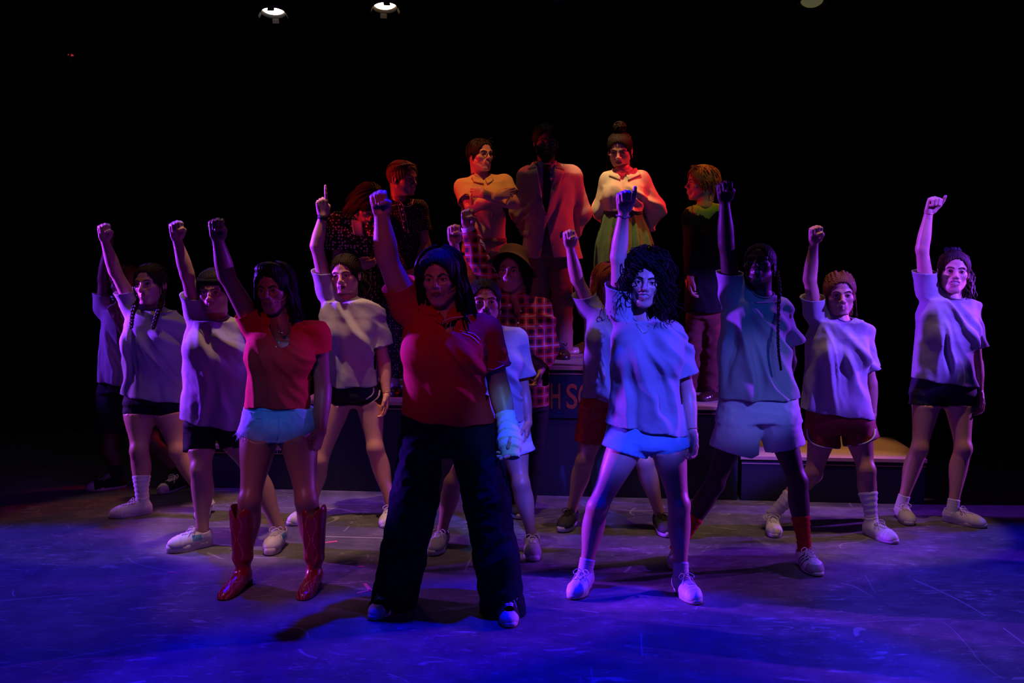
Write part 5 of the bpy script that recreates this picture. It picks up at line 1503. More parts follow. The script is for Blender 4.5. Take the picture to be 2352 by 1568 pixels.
add('J', label='person with big dark curls and a smile, grey t-shirt, light blue shorts, front row', skin='light', Y=4.64, g=.98, big=1, smile=1, thick=1.0,
    head=(1484, 648, 112), hang=(-3, 0, -5), lips='nude', hdy=-.04,
    neck=(1478, 738), sh=[(1425, 705), (1548, 765)], hip=[(1448, 1005), (1530, 1005)],
    arms=[arm((1420, 590, -.08), (1433, 485, -.14), (1432, 440, -.16), 'thumbup', 1, (0, -1, .1)), arm((1580, 905, .03), (1590, 992, -.03), (1592, 1030, -.06), 'relaxed', -1, (-.5, -.4, 0), .92)],
    legs=[leg((1372, 1165), (1312, 1378), -24, 'sneaker', ('sock', .055)), leg((1560, 1160), (1604, 1390), 14, 'sneaker', ('sock', .055))], foot=.95, thigh=.084,
    top=dict(TEE, st=[(735, 1412, 1548), (775, 1402, 1560), (820, 1405, 1562), (880, 1402, 1566), (940, 1396, 1572), (990, 1392, 1580)], sleeves=[(.42, .060, .072, .06, (.22, 0, 0)), (.66, .056, .082, .022)],
             hem=((1390, 968), (1580, 998)), collar=(1478, 752, .064, None), bust=[(815, 36, .078)], bx=1488, amp=.011, N=10, seed=5, h=.0075),
    bottom=dict(gusset=1, name='shorts', mat='teal_short', st=[(960, 1400, 1568), (995, 1392, 1580), (1022, 1388, 1582)], legs=[[(1442, 1010, 50), (1434, 1036, 53)], [(1530, 1010, 48), (1540, 1036, 45)]], hemn=[(-.3, 0, -1), (.3, 0, -1)], amp=.004, h=.008),
    hair=('curly', 'hair_black', .24, 240, 31),
    extras=[collar_band(None), ring('bracelet', 'silver', 0, .90, .0022, .004, 10), ring('bracelet', 'gold', 1, .92, .0013, .004),
            hang('necklace', 'gold', [(1462, 742), (1474, 760), (1480, 764), (1488, 760), (1500, 742)], .0010), lambda c: buttons('gold', [(1489, 748)], .004, 'pendant')(c)])
# second row ------------------------------------------------------
add('C', label='person with black headband, grey t-shirt, black knee-length shorts and white platform sneakers', skin='olive', Y=5.28, g=.98, thick=1.1,
    head=(492, 668, 97), hang=(-14, -6, 0), hdy=-.03, neck=(500, 738), sh=[(452, 712), (560, 758)], hip=[(462, 985), (532, 985)],
    arms=[arm((430, 630, -.08), (406, 548, -.12), (403, 512, -.14), 'fist', 1, (.6, -1, .1)), arm((590, 860, .12), (600, 930, .12), (602, 965, .12), 'relaxed', -1, (-1, 0, 0))],
    legs=[leg((462, 1078), (384, 1270), -52, 'platform'), leg((582, 1080), (617, 1277), -4, 'platform')], foot=.95, thigh=.088,
    top=dict(TEE, st=[(735, 436, 552), (770, 426, 574), (820, 422, 578), (880, 420, 574), (920, 416, 572), (970, 412, 572)], sleeves=[(.42, .060, .072, .06, (.22, 0, 0)), (.6, .056, .082, .022)],
             hem=((412, 955), (566, 985)), collar=(504, 738, .062, None), bust=[(800, 32, .075)], bx=500, amp=.010, N=10, seed=6),
    bottom=dict(name='shorts', mat='black_cloth', st=[(940, 425, 560), (975, 424, 565)], legs=[[(458, 990, 36), (458, 1036, 36)], [(530, 990, 36), (545, 1036, 34)]], amp=.004),
    hair=('tied', 'hair_black', 0, 8), extras=['headband', collar_band(None)])
add('K', label='dark-skinned person looking up in a grey t-shirt, pale shorts and red socks', skin='dark', lips='dark', Y=4.97, g=1.04, thick=.98,
    head=(1745, 610, 98), hang=(-14, 16, 0), hdy=-.03, neck=(1745, 682), sh=[(1682, 672), (1795, 706)], hip=[(1700, 955), (1780, 955)],
    arms=[arm((1668, 560, -.06), (1664, 462, -.10), (1662, 420, -.12), 'fist', 1, (0, -1, .1)), arm((1812, 830, .14), (1790, 905, .22), (1775, 935, .24), 'relaxed', -1, (0, 1, 0))],
    legs=[leg((1642, 1110), (1548, 1310), -18, 'tennis', ('redsock', .16)), leg((1832, 1105), (1882, 1325), 4, 'stripe', ('redsock', .16))], foot=1.0, thigh=.082,
    top=dict(TEE, st=[(690, 1668, 1800), (720, 1656, 1806), (780, 1656, 1806), (840, 1652, 1812), (880, 1650, 1824), (920, 1650, 1834)], sleeves=[(.42, .060, .072, .06, (.22, 0, 0)), (.62, .056, .082, .022)],
             hem=((1650, 912), (1832, 912)), collar=(1750, 684, .066, None), amp=.011, N=9, seed=7),
    bottom=dict(name='shorts', mat='pale_short', st=[(898, 1655, 1830), (930, 1650, 1836), (965, 1645, 1842)], legs=[[(1698, 970, 52), (1684, 1036, 56)], [(1788, 970, 48), (1804, 1026, 46)]], hemn=[(-.3, 0, -1), (.25, 0, -1)], amp=.005),
    hair=('cropped', 'hair_black'), extras=[collar_band(None), earring('silver', 1, .005), 'long_braid'])
add('G', label='person with centre-parted dark hair behind the red polo, grey t-shirt and pale satin shorts', skin='mid', Y=5.20, g=.96, thick=.95,
    head=(1113, 694, 102), hang=(4, 2, 0), hdy=-.03, lips='nude', neck=(1126, 760), sh=[(1072, 745), (1188, 778)], hip=[(1112, 1000), (1178, 1000)],
    arms=[arm((1052, 640, .04), (1043, 556, -.06), (1042, 516, -.08), 'fist', 1, (0, -1, .1)), arm((1203, 905, .03), (1213, 972, -.02), (1210, 1003, -.05), 'relaxed', -1, (-.8, .2, 0), .9)],
    legs=[leg((1040, 1110), (990, 1278), -14, 'mesh'), leg((1196, 1110), (1226, 1291), 2, 'mesh')], foot=.93,
    top=dict(TEE, st=[(755, 1082, 1190), (790, 1076, 1206), (840, 1086, 1200), (880, 1092, 1200), (920, 1096, 1202), (970, 1098, 1206)], sleeves=[(.42, .060, .072, .06, (.22, 0, 0)), (.66, .056, .082, .022)],
             hem=((1098, 958), (1206, 962)), collar=(1130, 752, .060, None), bust=[(835, 28, .07)], bx=1140, amp=.009, N=9, seed=8),
    bottom=dict(name='shorts', mat='lilac_short', st=[(945, 1090, 1204), (975, 1086, 1210), (1000, 1084, 1214)], legs=[[(1116, 1000, 38), (1108, 1030, 42)], [(1180, 1000, 38), (1188, 1042, 42)]], hemn=[(-.3, 0, -1), (.3, 0, -1)], amp=.004),
    hair=('tied', 'hair_black', 0, 9, (0, -.10, .06, .035)), extras=[earring('silver', 1, .003, .012), collar_band(None)])
add('H', label='person in red plaid flannel shirt and brown felt bucket hat, fist raised', skin='tan', Y=5.78, g=1.06,
    head=(1176, 622, 92), hang=(-14, 0, -3), hdy=-.03, neck=(1195, 688), sh=[(1140, 680), (1240, 712)], hip=[(1165, 930), (1225, 930)],
    arms=[arm((1094, 585, -.05), (1074, 520, -.10), (1074, 484, -.12), 'fist', 1, (0, -1, .2)), arm((1262, 800, .02), (1240, 852, -.08), (1232, 878, -.12), 'relaxed', -1, (-.5, -.3, 0), .8)],
    legs=[leg((1160, 1060), (1150, 1196), -6, 'trainer'), leg((1210, 1060), (1196, 1194), 6, 'trainer')], foot=1.0,
    top=dict(name='plaid_shirt', mat='plaid', st=[(695, 1130, 1250), (740, 1128, 1262), (790, 1130, 1262), (840, 1138, 1262), (900, 1142, 1262), (940, 1142, 1262)], sleeves=[(1.86, .064, .056, .06, None, .042), (1.80, .062, .054, .06, None, .042)], shr=.058,
             hem=((1142, 925), (1262, 930)), collar=(1192, 704, .056, (1186, 730, .012)), amp=.006, N=9, seed=9),
    bottom=dict(name='trousers', mat='black_cloth', st=[(915, 1140, 1258), (940, 1138, 1260)], legs=[[(1164, 950, 32), (1162, 1060, 30), (1156, 1178, 27)], [(1228, 950, 32), (1214, 1060, 30), (1200, 1178, 27)]], long=1, amp=.005, h=.011),
    hair=('long', 'hair_black', .06, 60, .012, .006, 24, 70, .008), extras=['bucket_hat', 'cuff', 'flannel_bits'])
add('L', label='person with braided-back hair, grey t-shirt, dark red running shorts, white socks, fist raised', skin='mid', Y=5.48, g=.95, thick=.98,
    head=(1928, 677, 96), hang=(8, -2, 2), hdy=-.02, neck=(1928, 740), sh=[(1872, 712), (1978, 766)], hip=[(1895, 975), (1965, 975)],
    arms=[arm((1860, 640, -.06), (1870, 556, -.10), (1872, 521, -.12), 'fist', 1, (0, -1, .1)), arm((2000, 880, .05), (2004, 950, .08), (2002, 985, .08), 'relaxed', -1, (-1, 0, 0))],
    legs=[leg((1868, 1088), (1778, 1236), -12, 'high_white', ('sock', .16)), leg((1990, 1080), (2060, 1250), 24, 'high_white', ('sock', .16))], foot=.93,
    top=dict(TEE, st=[(738, 1866, 1982), (775, 1850, 1992), (820, 1850, 1986), (880, 1846, 1992), (920, 1842, 1998), (960, 1840, 2006)], sleeves=[(.42, .060, .072, .06, (.22, 0, 0)), (.68, .056, .082, .022)],
             hem=((1840, 938), (2005, 960)), collar=(1938, 742, .058, None), bust=[(810, 30, .068)], bx=1928, amp=.010, N=10, seed=10),
    bottom=dict(name='running_shorts', mat='red_short', st=[(930, 1856, 2000), (965, 1852, 2008), (990, 1852, 2012)], legs=[[(1890, 985, 38), (1886, 1018, 42)], [(1970, 985, 38), (1978, 1012, 40)]], hemn=[(-.3, 0, -1), (.35, 0, -1)], amp=.004,
                trim=[[(1854, 985), (1858, 1008), (1880, 1024), (1924, 1030)], [(2010, 985), (2006, 1004), (1985, 1018), (1946, 1024)]]),
    hair=('tied', 'hair_auburn', 0, 10, None, None, 8, 4, [([(-.062, -.03, -.02), (-.068, -.045, -.06), (-.066, -.045, -.12)], .014), ([(.062, -.03, -.02), (.068, -.045, -.06), (.068, -.045, -.12)], .014)], False, .010, True), extras=[collar_band(None)])
add('I', label='ginger-haired person behind a raised arm, grey t-shirt, red satin shorts and black trainers', skin='light', Y=5.55, g=.98, thick=1.02,
    head=(1400, 655, 92), hang=(20, 0, 0), hdy=.02, neck=(1398, 712), sh=[(1352, 700), (1448, 738)], hip=[(1372, 955), (1440, 955)],
    arms=[arm((1325, 640, -.06), (1309, 566, -.10), (1306, 530, -.12), 'fist', 1, (0, -1, .2)), arm((1470, 840, .08), (1472, 910, .08), (1472, 945, .08), 'relaxed', -1, (-1, 0, 0))],
    legs=[leg((1343, 1060), (1288, 1224), -22, 'trainer'), leg((1480, 1060), (1538, 1236), 8, 'trainer')], foot=.95, thigh=.085,
    top=dict(TEE, st=[(706, 1345, 1448), (740, 1342, 1462), (790, 1344, 1462), (840, 1340, 1460), (890, 1338, 1460), (920, 1338, 1462)], sleeves=[(.42, .060, .072, .06, (.22, 0, 0)), (.6, .056, .082, .022)],
             hem=((1338, 908), (1462, 925)), collar=(1400, 712, .058, None), bust=[(775, 28, .07)], bx=1400, amp=.010, N=9, seed=12),
    bottom=dict(name='shorts', mat='red_satin', st=[(892, 1340, 1460), (930, 1332, 1468)], legs=[[(1362, 945, 34), (1354, 1014, 34)], [(1440, 945, 34), (1448, 1014, 34)]], amp=.006),
    hair=('long', 'hair_red', .16, 120, .02, .012, 25, 52, .0085), extras=['round_necklace', collar_band(None)])
# third row -------------------------------------------------------
add('E', label='person in grey t-shirt and black running shorts with white piping, one finger pointing up', skin='light', Y=5.80, g=1.0, thick=1.0,
    head=(794, 632, 92), hang=(-18, -3, 4), hdy=-.02, lips='dark', neck=(802, 690), sh=[(752, 662), (858, 722)], hip=[(782, 905), (848, 905)],
    arms=[arm((727, 565, -.08), (742, 495, -.10), (739, 462, -.12), 'point', -1, (-.2, 1, 0)), arm((882, 830, .02), (888, 905, -.04), (887, 938, -.06), 'relaxed', -1, (-.8, -.2, 0), .95)],
    legs=[leg((734, 1060), (662, 1208), -34, 'tennis'), leg((862, 1030), (884, 1214), -4, 'tennis')], foot=.95,
    top=dict(TEE, mat='tee_light', st=[(692, 742, 852), (725, 732, 868), (770, 742, 866), (820, 750, 866), (860, 756, 868), (890, 758, 872)], sleeves=[(.42, .060, .072, .06, (.22, 0, 0)), (.66, .056, .082, .022)],
             hem=((754, 886), (870, 882)), collar=(802, 690, .060, None), bust=[(765, 28, .07)], bx=800, amp=.012, N=11, seed=13),
    bottom=dict(gusset=1, name='running_shorts', mat='black_short', st=[(868, 762, 868), (895, 756, 872), (915, 754, 874)], legs=[[(780, 905, 30), (776, 928, 31)], [(850, 905, 30), (856, 922, 29)]], hemn=[(-.3, 0, -1), (.4, 0, -1)], amp=.004,
                trim=[[(756, 925), (766, 934), (785, 936)], [(872, 896), (868, 912), (848, 926), (814, 932)], [(858, 890), (856, 904), (842, 916), (812, 930)]]),
    hair=('tied', 'hair_dark', 0, 11, None, ([(0, -.09, .05), (.03, -.12, .0), (.06, -.10, -.06), (.075, -.07, -.13)], .05, .010, 34)), extras=[ring('wristband', 'bead', 0, .95, .004, .004, 0, .014), ring('bracelet', 'gold', 1, .95, .0016, .003), collar_band(None)])
add('M', label='smiling person at far right with black hair scrunchie, grey t-shirt and black shorts', skin='light', Y=5.76, g=.98, smile=1, thick=.96,
    head=(2190, 626, 94), hang=(6, 4, -4), hdy=-.02, neck=(2188, 690), sh=[(2128, 660), (2228, 712)], hip=[(2132, 905), (2200, 905)],
    arms=[arm((2118, 572, -.05), (2133, 488, -.08), (2143, 458, -.10), 'thumbup', 1, (.3, -1, 0)), arm((2243, 838, .03), (2249, 900, -.02), (2253, 932, -.04), 'relaxed', -1, (-.8, -.2, 0), .92)],
    legs=[leg((2112, 1030), (2090, 1208), -8, 'tennis', ('sock', .055)), leg((2212, 1030), (2266, 1213), 46, 'tennis', ('sock', .055))], foot=.95,
    top=dict(TEE, st=[(688, 2118, 2232), (720, 2108, 2240), (770, 2106, 2232), (820, 2100, 2234), (860, 2096, 2238), (895, 2092, 2242)], sleeves=[(.42, .060, .072, .06, (.22, 0, 0)), (.66, .056, .082, .022)],
             hem=((2094, 866), (2240, 888)), collar=(2190, 690, .060, None), bust=[(765, 28, .072)], bx=2180, amp=.011, N=10, seed=14),
    bottom=dict(name='shorts', mat='navy_short', st=[(858, 2100, 2236), (885, 2096, 2238), (905, 2094, 2240)], legs=[[(2126, 905, 33), (2124, 930, 34)], [(2206, 905, 33), (2208, 934, 32)]], amp=.004),
    hair=('tied', 'hair_brown', None, 12, None, ([(0, -.06, .09), (.04, -.06, .06), (.075, -.05, .0), (.085, -.03, -.07), (.10, .0, -.13)], .035, .014, 30), 8, 5), extras=['scrunchie', ring('bracelet', 'gold', 0, .97, .0016, .003), collar_band(None)])
add('B', label='person with two dark braids, fist raised, grey t-shirt and white ankle socks, at left', skin='mid', Y=5.92, g=1.0, thick=1.08,
    head=(347, 655, 94), hang=(-30, 4, 4), hdy=-.02, neck=(355, 712), sh=[(306, 700), (405, 742)], hip=[(322, 935), (388, 935)],
    arms=[arm((264, 622, -.06), (240, 550, -.10), (238, 515, -.12), 'fist', 1, (.6, -1, .1)), arm((425, 835, .10), (432, 900, .10), (432, 935, .10), 'relaxed', -1, (-1, 0, 0))],
    legs=[leg((320, 1035), (250, 1190), -60, 'high_white', ('sock', .15)), leg((408, 1035), (462, 1196), 10, 'tennis', ('sock', .06))], foot=.95, thigh=.088,
    top=dict(TEE, st=[(712, 296, 402), (745, 288, 418), (790, 290, 426), (840, 286, 426), (880, 283, 426), (930, 280, 428)], sleeves=[(.42, .060, .072, .06, (.22, 0, 0)), (.6, .056, .082, .022)],
             hem=((280, 902), (426, 922)), collar=(358, 712, .060, None), bust=[(785, 28, .074)], bx=350, amp=.010, N=9, seed=15),
    bottom=dict(name='shorts', mat='black_cloth', st=[(900, 290, 418), (925, 286, 422)], legs=[[(322, 930, 36), (320, 952, 37)], [(386, 930, 36), (390, 952, 37)]], amp=.004),
    hair=('tied', 'hair_dark', 0, 13, None, None, 8, 6, [([(-.066, .0, -.02), (-.074, .03, -.08), (-.06, .10, -.16), (-.045, .145, -.24)], .015), ([(.066, -.01, -.02), (.074, .02, -.09), (.080, .085, -.17), (.074, .125, -.25)], .015)]), extras=[collar_band(None), headset(-1)])
add('A', label='person in grey t-shirt, black long shorts at far left, face hidden behind a raised arm', skin='deep', lips='dark', Y=6.62, g=1.0, thick=1.05,
    head=(286, 652, 82), hang=(-20, 0, 0), hdy=.0, neck=(275, 708), sh=[(238, 705), (318, 725)], hip=[(255, 905), (315, 905)],
    arms=[arm((238, 640, .0), (247, 566, -.04), (250, 532, -.06), 'fist', 1, (0, -1, .1)), arm((300, 782, -.14), (266, 728, -.20), (258, 708, -.21), 'fist', -1, (0, .8, .2), .9)],
    legs=[leg((250, 1035), (197, 1129), -58, 'high', ('blacksock', .06)), leg((352, 1020), (366, 1136), -22, 'high', ('blacksock', .06))], foot=.98,
    top=dict(TEE, st=[(712, 238, 312), (740, 236, 318), (780, 232, 320), (820, 230, 320), (850, 228, 322), (885, 226, 324)], sleeves=[(.42, .060, .072, .06, (.22, 0, 0)), (.5, .056, .082, .022)],
             hem=((227, 872), (322, 884)), collar=(276, 706, .058, None), amp=.009, N=9, seed=16),
    bottom=dict(name='long_shorts', mat='black_cloth', st=[(860, 232, 322), (900, 226, 330)], legs=[[(254, 905, 30), (250, 998, 30)], [(318, 905, 30), (340, 994, 30)]], amp=.005, h=.011),
    hair=('short', 'hair_auburn', 60, .05), extras=[collar_band(None)])
# on the platforms ------------------------------------------------
add('O', label='person with crown braid in black dotted dress, hands clasped, head turned to the right', skin='tan', Y=6.78, z0=Z2, g=.97,
    head=(925, 412, 80), hang=(52, -4, 0), hdy=-.02, neck=(918, 462), sh=[(886, 482), (962, 480)], hip=[(905, 650), (945, 650)],
    arms=[arm((902, 568, .08), (928, 628, -.12), (945, 640, -.14), 'relaxed', 1, (0, .6, .4), .8), arm((978, 562, .0), (958, 622, -.14), (942, 638, -.16), 'relaxed', -1, (0, .6, .2), .85)],
    legs=[leg((915, 790), (905, 912), 6, 'mary', ('sock', .05)), leg((945, 790), (942, 914), 12, 'mary', ('sock', .05))], foot=.93,
    top=dict(name='dotted_dress', mat='dots', st=[(470, 886, 960), (500, 878, 966), (540, 882, 962), (590, 892, 958), (640, 884, 968), (720, 874, 976), (820, 866, 984), (868, 862, 988)], sleeves=[(.62, .062, .070, .05), (.62, .062, .070, .05)],
             hem=((862, 862), (986, 864)), collar=(920, 468, .052, None), bust=[(525, 20, .06)], bx=922, amp=.006, N=8, seed=17, h=.009),
    hair=('tied', 'hair_auburn', None, 14, None, None, 8, 0, None, True), extras=['peter_pan', buttons('btn', [(919, 470), (923, 481), (926, 493), (927, 508), (928, 522)], .0075), lambda c: None])
add('N', label='person bowing the head, black dress with cream spots and pale yoke, hands folded', skin='mid', Y=7.25, z0=Z2, g=.97,
    head=(845, 468, 78), hang=(30, -62, 0), hdy=-.20, neck=(828, 500), sh=[(778, 512), (862, 504)], hip=[(795, 680), (840, 680)], shy=(-.05, -.05),
    arms=[arm((775, 590, -.05), (822, 604, -.22), (842, 606, -.24), 'relaxed', 1, (0, .6, .4), .85), arm((882, 580, -.02), (858, 604, -.22), (842, 610, -.24), 'relaxed', -1, (0, .6, .2), .85)],
    legs=[leg((800, 800), (800, 890), -6, 'mary', ('sock', .05)), leg((838, 800), (842, 890), 6, 'mary', ('sock', .05))], foot=.93,
    top=dict(name='spotted_dress', mat='dots_big', st=[(505, 778, 866), (530, 764, 872), (570, 768, 872), (610, 776, 868), (660, 770, 872), (740, 762, 880), (850, 756, 890)], sleeves=[(.80, .085, .110, .06), (.80, .085, .105, .06)],
             hem=((756, 840), (890, 842)), collar=(830, 505, .050, (838, 530, .020)), bust=[(550, 20, .06)], bx=828, amp=.008, N=8, seed=18, h=.010),
    hair=('long', 'hair_dark', .16, 90, .02, .006, 26, 60, .009), extras=['bib'])
add('P', label='person with round spectacles and folded arms in tan short sleeve work shirt, on platform', skin='light', Y=6.72, z0=Z2, g=1.0, armt=1.18, thick=1.1,
    head=(1104, 358, 72), hang=(34, 3, 0), hdy=-.02, neck=(1103, 408), sh=[(1064, 430), (1158, 420)], hip=[(1085, 585), (1140, 585)],
    arms=[arm((1082, 474, -.08), (1146, 450, -.21), (1166, 444, -.20), 'relaxed', 1, (0, 1, -.1), .85), arm((1178, 466, -.05), (1112, 446, -.27), (1092, 442, -.24), 'relaxed', -1, (0, 1, -.1), .85)],
    legs=[leg((1092, 740), (1085, 905), -6, 'oxford'), leg((1138, 740), (1142, 906), 6, 'oxford')], foot=1.0,
    top=dict(name='work_shirt', mat='tan_shirt', st=[(420, 1062, 1158), (450, 1062, 1162), (490, 1064, 1160), (530, 1064, 1160), (562, 1066, 1162)], sleeves=[(.66, .062, .074, .025), (.60, .060, .070, .025)], shr=.056,
             hem=((1064, 552), (1162, 550)), collar=(1108, 416, .050, (1116, 426, .012)), bust=[(458, 24, .07)], bx=1110, amp=.007, N=8, seed=19),
    bottom=dict(over=1, name='work_trousers', mat='tan_trouser', st=[(545, 1062, 1162), (580, 1060, 1166)], legs=[[(1088, 600, 27), (1088, 740, 24), (1086, 888, 22)], [(1140, 600, 27), (1142, 740, 24), (1142, 888, 22)]], long=1, amp=.006, h=.011, label='tan work trousers with belt'),
    hair=('short', 'hair_dark', 70, .05), extras=['spectacles', 'shirt_collar', 'belt', line_on_top('placket', 'tan_trouser', [(1118, 432), (1126, 470), (1130, 500)], .002), line_on_top('pocket_seam', 'tan_trouser', [(1070, 448), (1092, 450), (1108, 446)], .0022), line_on_top('pocket_seam', 'tan_trouser', [(1132, 446), (1146, 444), (1154, 440)], .0022)])
add('Q', label='man in loose beige suit and black tie, hands behind his back, on the tallest platform', skin='deep', lips='dark', Y=6.92, z0=Z3, g=1.08,
    head=(1254, 326, 76), hang=(4, -8, 0), hdy=-.03, neck=(1256, 380), sh=[(1210, 404), (1314, 402)], hip=[(1238, 560), (1288, 560)],
    arms=[arm((1190, 486, .06), (1222, 550, .14), (1238, 562, .16), 'relaxed', 1, (0, -1, 0), .8), arm((1338, 490, .06), (1308, 550, .14), (1292, 562, .16), 'relaxed', -1, (0, -1, 0), .8)],
    legs=[leg((1238, 690), (1232, 824), -8, 'oxford'), leg((1290, 690), (1300, 827), 10, 'oxford')], foot=1.06, st=[(400, 1212, 1312), (450, 1212, 1308), (500, 1212, 1306), (560, 1212, 1306)], depth=.112,
    bottom=dict(over=1, name='suit_trousers', mat='trouser', st=[(520, 1214, 1308), (560, 1212, 1310), (590, 1212, 1310)], legs=[[(1238, 590, 27), (1238, 690, 24), (1236, 806, 21)], [(1288, 590, 27), (1292, 690, 24), (1294, 804, 21)]], long=1, amp=.006, h=.010, seed=3),
    hair=('short', 'hair_black', 40, .03, 0, 3), extras=['suit', 'beard'])
add('R', label='woman with hair bun looking down, cream blouse with full sleeves and long green skirt', skin='light', Y=7.10, z0=Z3, g=.97,
    head=(1424, 345, 76), hang=(-8, -20, 0), hdy=-.05, lips='dark', neck=(1432, 392), sh=[(1396, 412), (1474, 410)], hip=[(1418, 560), (1462, 560)],
    arms=[arm((1382, 478, .08), (1400, 525, .18), (1415, 535, .20), 'relaxed', 1, (0, -1, 0), .8), arm((1504, 478, .04), (1488, 530, .12), (1476, 542, .14), 'relaxed', -1, (0, -1, 0), .8)],
    legs=[leg((1425, 690), (1328, 812), -55, 'beige', ank=1350), leg((1462, 690), (1470, 812), 14, 'beige')], foot=.93,
    top=dict(name='blouse', mat='blouse', st=[(404, 1396, 1474), (430, 1382, 1482), (460, 1384, 1480), (484, 1388, 1474), (500, 1394, 1470)], sleeves=[(1.9, .056, .072, .03, None, .042), (1.9, .058, .084, .03, None, .042)], shr=.058,
             hem=((1390, 486), (1474, 486)), collar=(1432, 392, .048, (1434, 408, .010)), bust=[(446, 20, .066)], bx=1432, amp=.007, N=12, seed=20),
    bottom=dict(over=1, name='long_skirt', mat='skirt', skirt=1, st=[(480, 1390, 1474), (500, 1384, 1480), (560, 1372, 1498), (640, 1366, 1512), (720, 1360, 1524), (786, 1358, 1530)], amp=.020, h=.010, ease=.006),
    hair=('tied', 'hair_dark', None, 15, (0, -.02, .150, .040), None, 8, 6), extras=['blouse_collar', earring('gold', 1, .005), 'waistband'])
add('S', label='person in profile with curly brown hair, black waistcoat over mustard shirt, rust trousers', skin='mid', Y=6.62, z0=Z2, g=.98,
    head=(1612, 422, 76), hang=(-78, 2, 0), hdy=.0, neck=(1618, 474), sh=[(1588, 498), (1652, 492)], hip=[(1600, 650), (1642, 650)], shy=(-.04, .04),
    arms=[arm((1590, 580, -.10), (1586, 640, -.14), (1585, 665, -.16), 'relaxed', 1, (1, 0, 0), .85), arm((1668, 580, .06), (1672, 640, .04), (1672, 668, .03), 'relaxed', -1, (-1, 0, 0), .85)],
    legs=[leg((1592, 790), (1566, 922), -22, 'oxford'), leg((1640, 790), (1606, 922), -52, 'oxford')], foot=1.0,
    top=dict(name='shirt', mat='yshirt', mat2='vest', mids=lambda ctx: (lambda C: (C[:, 2] < ctx['nb'][2] - .085 + .45 * np.abs(C[:, 0] - ctx['nb'][0] + .01) + .012 * np.sin(C[:, 0] * 60)).astype(int)), st=[(486, 1588, 1652), (520, 1578, 1658), (560, 1578, 1660), (610, 1580, 1660), (680, 1580, 1662), (720, 1578, 1664)], sleeves=[(1.9, .056, .054, .06, None, .042), (1.9, .056, .054, .06, None, .042)],  # unlit sleeves and lower shirt painted black, only the shoulders stay mustard
             hem=((1576, 706), (1666, 706)), collar=(1616, 480, .050, (1602, 500, .012)), amp=.005, N=8, seed=21),
    bottom=dict(name='trousers', mat='rust_trouser', st=[(700, 1580, 1662), (730, 1578, 1664)], legs=[[(1600, 740, 25), (1594, 800, 24), (1588, 898, 24)], [(1638, 740, 26), (1640, 800, 25), (1634, 898, 25)]], long=1, amp=.012, h=.010),
    hair=('short', 'hair_blond', 150, .10, .006, 5, .018, .006), extras=['mustard_yoke'])
# ------------------------------------------------------------------ pieces only one performer wears
XT = {}
def xt(fn): XT[fn.__name__[2:]] = fn; return fn
def patch(ctx, name, m, q, off=(.003, .003), n=(7, 9), thick=.002, parent='top_o'):
    """cloth piece between four pixels (a b / d c), laid on the garment; off: lift at the a-b and at the d-c edge"""
    a, b, c, d = [np.array(x, float) for x in q]; V = []
    for j in range(n[1]):
        t = j / (n[1] - 1)
        for i in range(n[0]):
            s = i / (n[0] - 1); p = (a * (1 - s) + b * s) * (1 - t) + (d * (1 - s) + c * s) * t
            V.append(on_top(ctx, p[0], p[1], off[0] + (off[1] - off[0]) * t))
    F = np.array([(j * n[0] + i, j * n[0] + i + 1, (j + 1) * n[0] + i + 1, (j + 1) * n[0] + i) for j in range(n[1] - 1) for i in range(n[0] - 1)])
    o = obj(name, V, F, M[m], ctx[parent], ctx['base']); k = o.modifiers.new('thickness', 'SOLIDIFY'); k.thickness = thick; k.offset = 0
    return o
def band(ctx, name, m, z, half, gr, tilt=0, f=None):
    H = ctx['H']; th = np.linspace(0, 2 * math.pi, 41)[:-1]; V = []
    for k in (-1, 1):
        for a in th: V.append(H((.074 + gr) * math.sin(a), (.096 + gr) * math.cos(a) - .010, z + k * half + tilt * math.cos(a)))
    n = 40; F = np.array([(i, (i + 1) % n, n + (i + 1) % n, n + i) for i in range(n)])
    o = obj(name, V, F, M[m], ctx['root'], ctx['base']); k = o.modifiers.new('thickness', 'SOLIDIFY'); k.thickness = .002; k.offset = 1
@xt
def x_fray(ctx):
    bm = bmesh.new(); bm.from_mesh(ctx['bot_o'].data); base = np.array(ctx['base']); rs = np.random.RandomState(3); P_ = []
    zc = ctx['A']((640, 990))[2]
    vs = [np.array(v.co) + base for v in bm.verts if v.is_boundary]; bm.free()
    for v in vs:
        if v[2] > zc: continue
        for _ in range(3):
            L = rs.choice([.012, .018, .026, .05], p=[.45, .35, .16, .04]); d = rs.normal(size=3) * .35; a = v + rs.normal(size=3) * .0018
            C = np.array([a + [0, 0, .003], a + np.array([d[0] * L * .5, -.002 + d[1] * L * .3, -L * .5]), a + np.array([d[0] * L, d[1] * L * .6, -L])])
            P_.append(tube(C, [.0009, .0008, .0006], 3, cap=False))
    V, F = fix(P_); o = obj('frayed_threads', V, F, M['denim_fray'], ctx['bot_o'], base); o['kind'] = 'stuff'
    for q in ([(570, 936), (574, 934), (574, 975), (569, 975)],):
        pass
    for path, nm in (([(560, 940), (640, 944), (722, 938)], 'waistband_seam'), ([(638, 946), (640, 975), (636, 1010)], 'fly_seam'), ([(572, 944), (582, 958), (600, 962)], 'pocket_seam'), ([(682, 948), (694, 960), (712, 962)], 'pocket_seam')):
        px = spline([(x, y, 0) for x, y in path], 14); q = [hit(ctx['botf'], x, y, ctx['Y'] - .4, ctx['Y'] + .3, .002) for x, y, _ in px]
        V, F = fix([tube(q, .0022, 5, flat=.6)]); obj(nm, V, F, M['denim'], ctx['bot_o'], base)
@xt
def x_headband(ctx): band(ctx, 'headband', 'black_cloth', .055, .018, .013, .006)
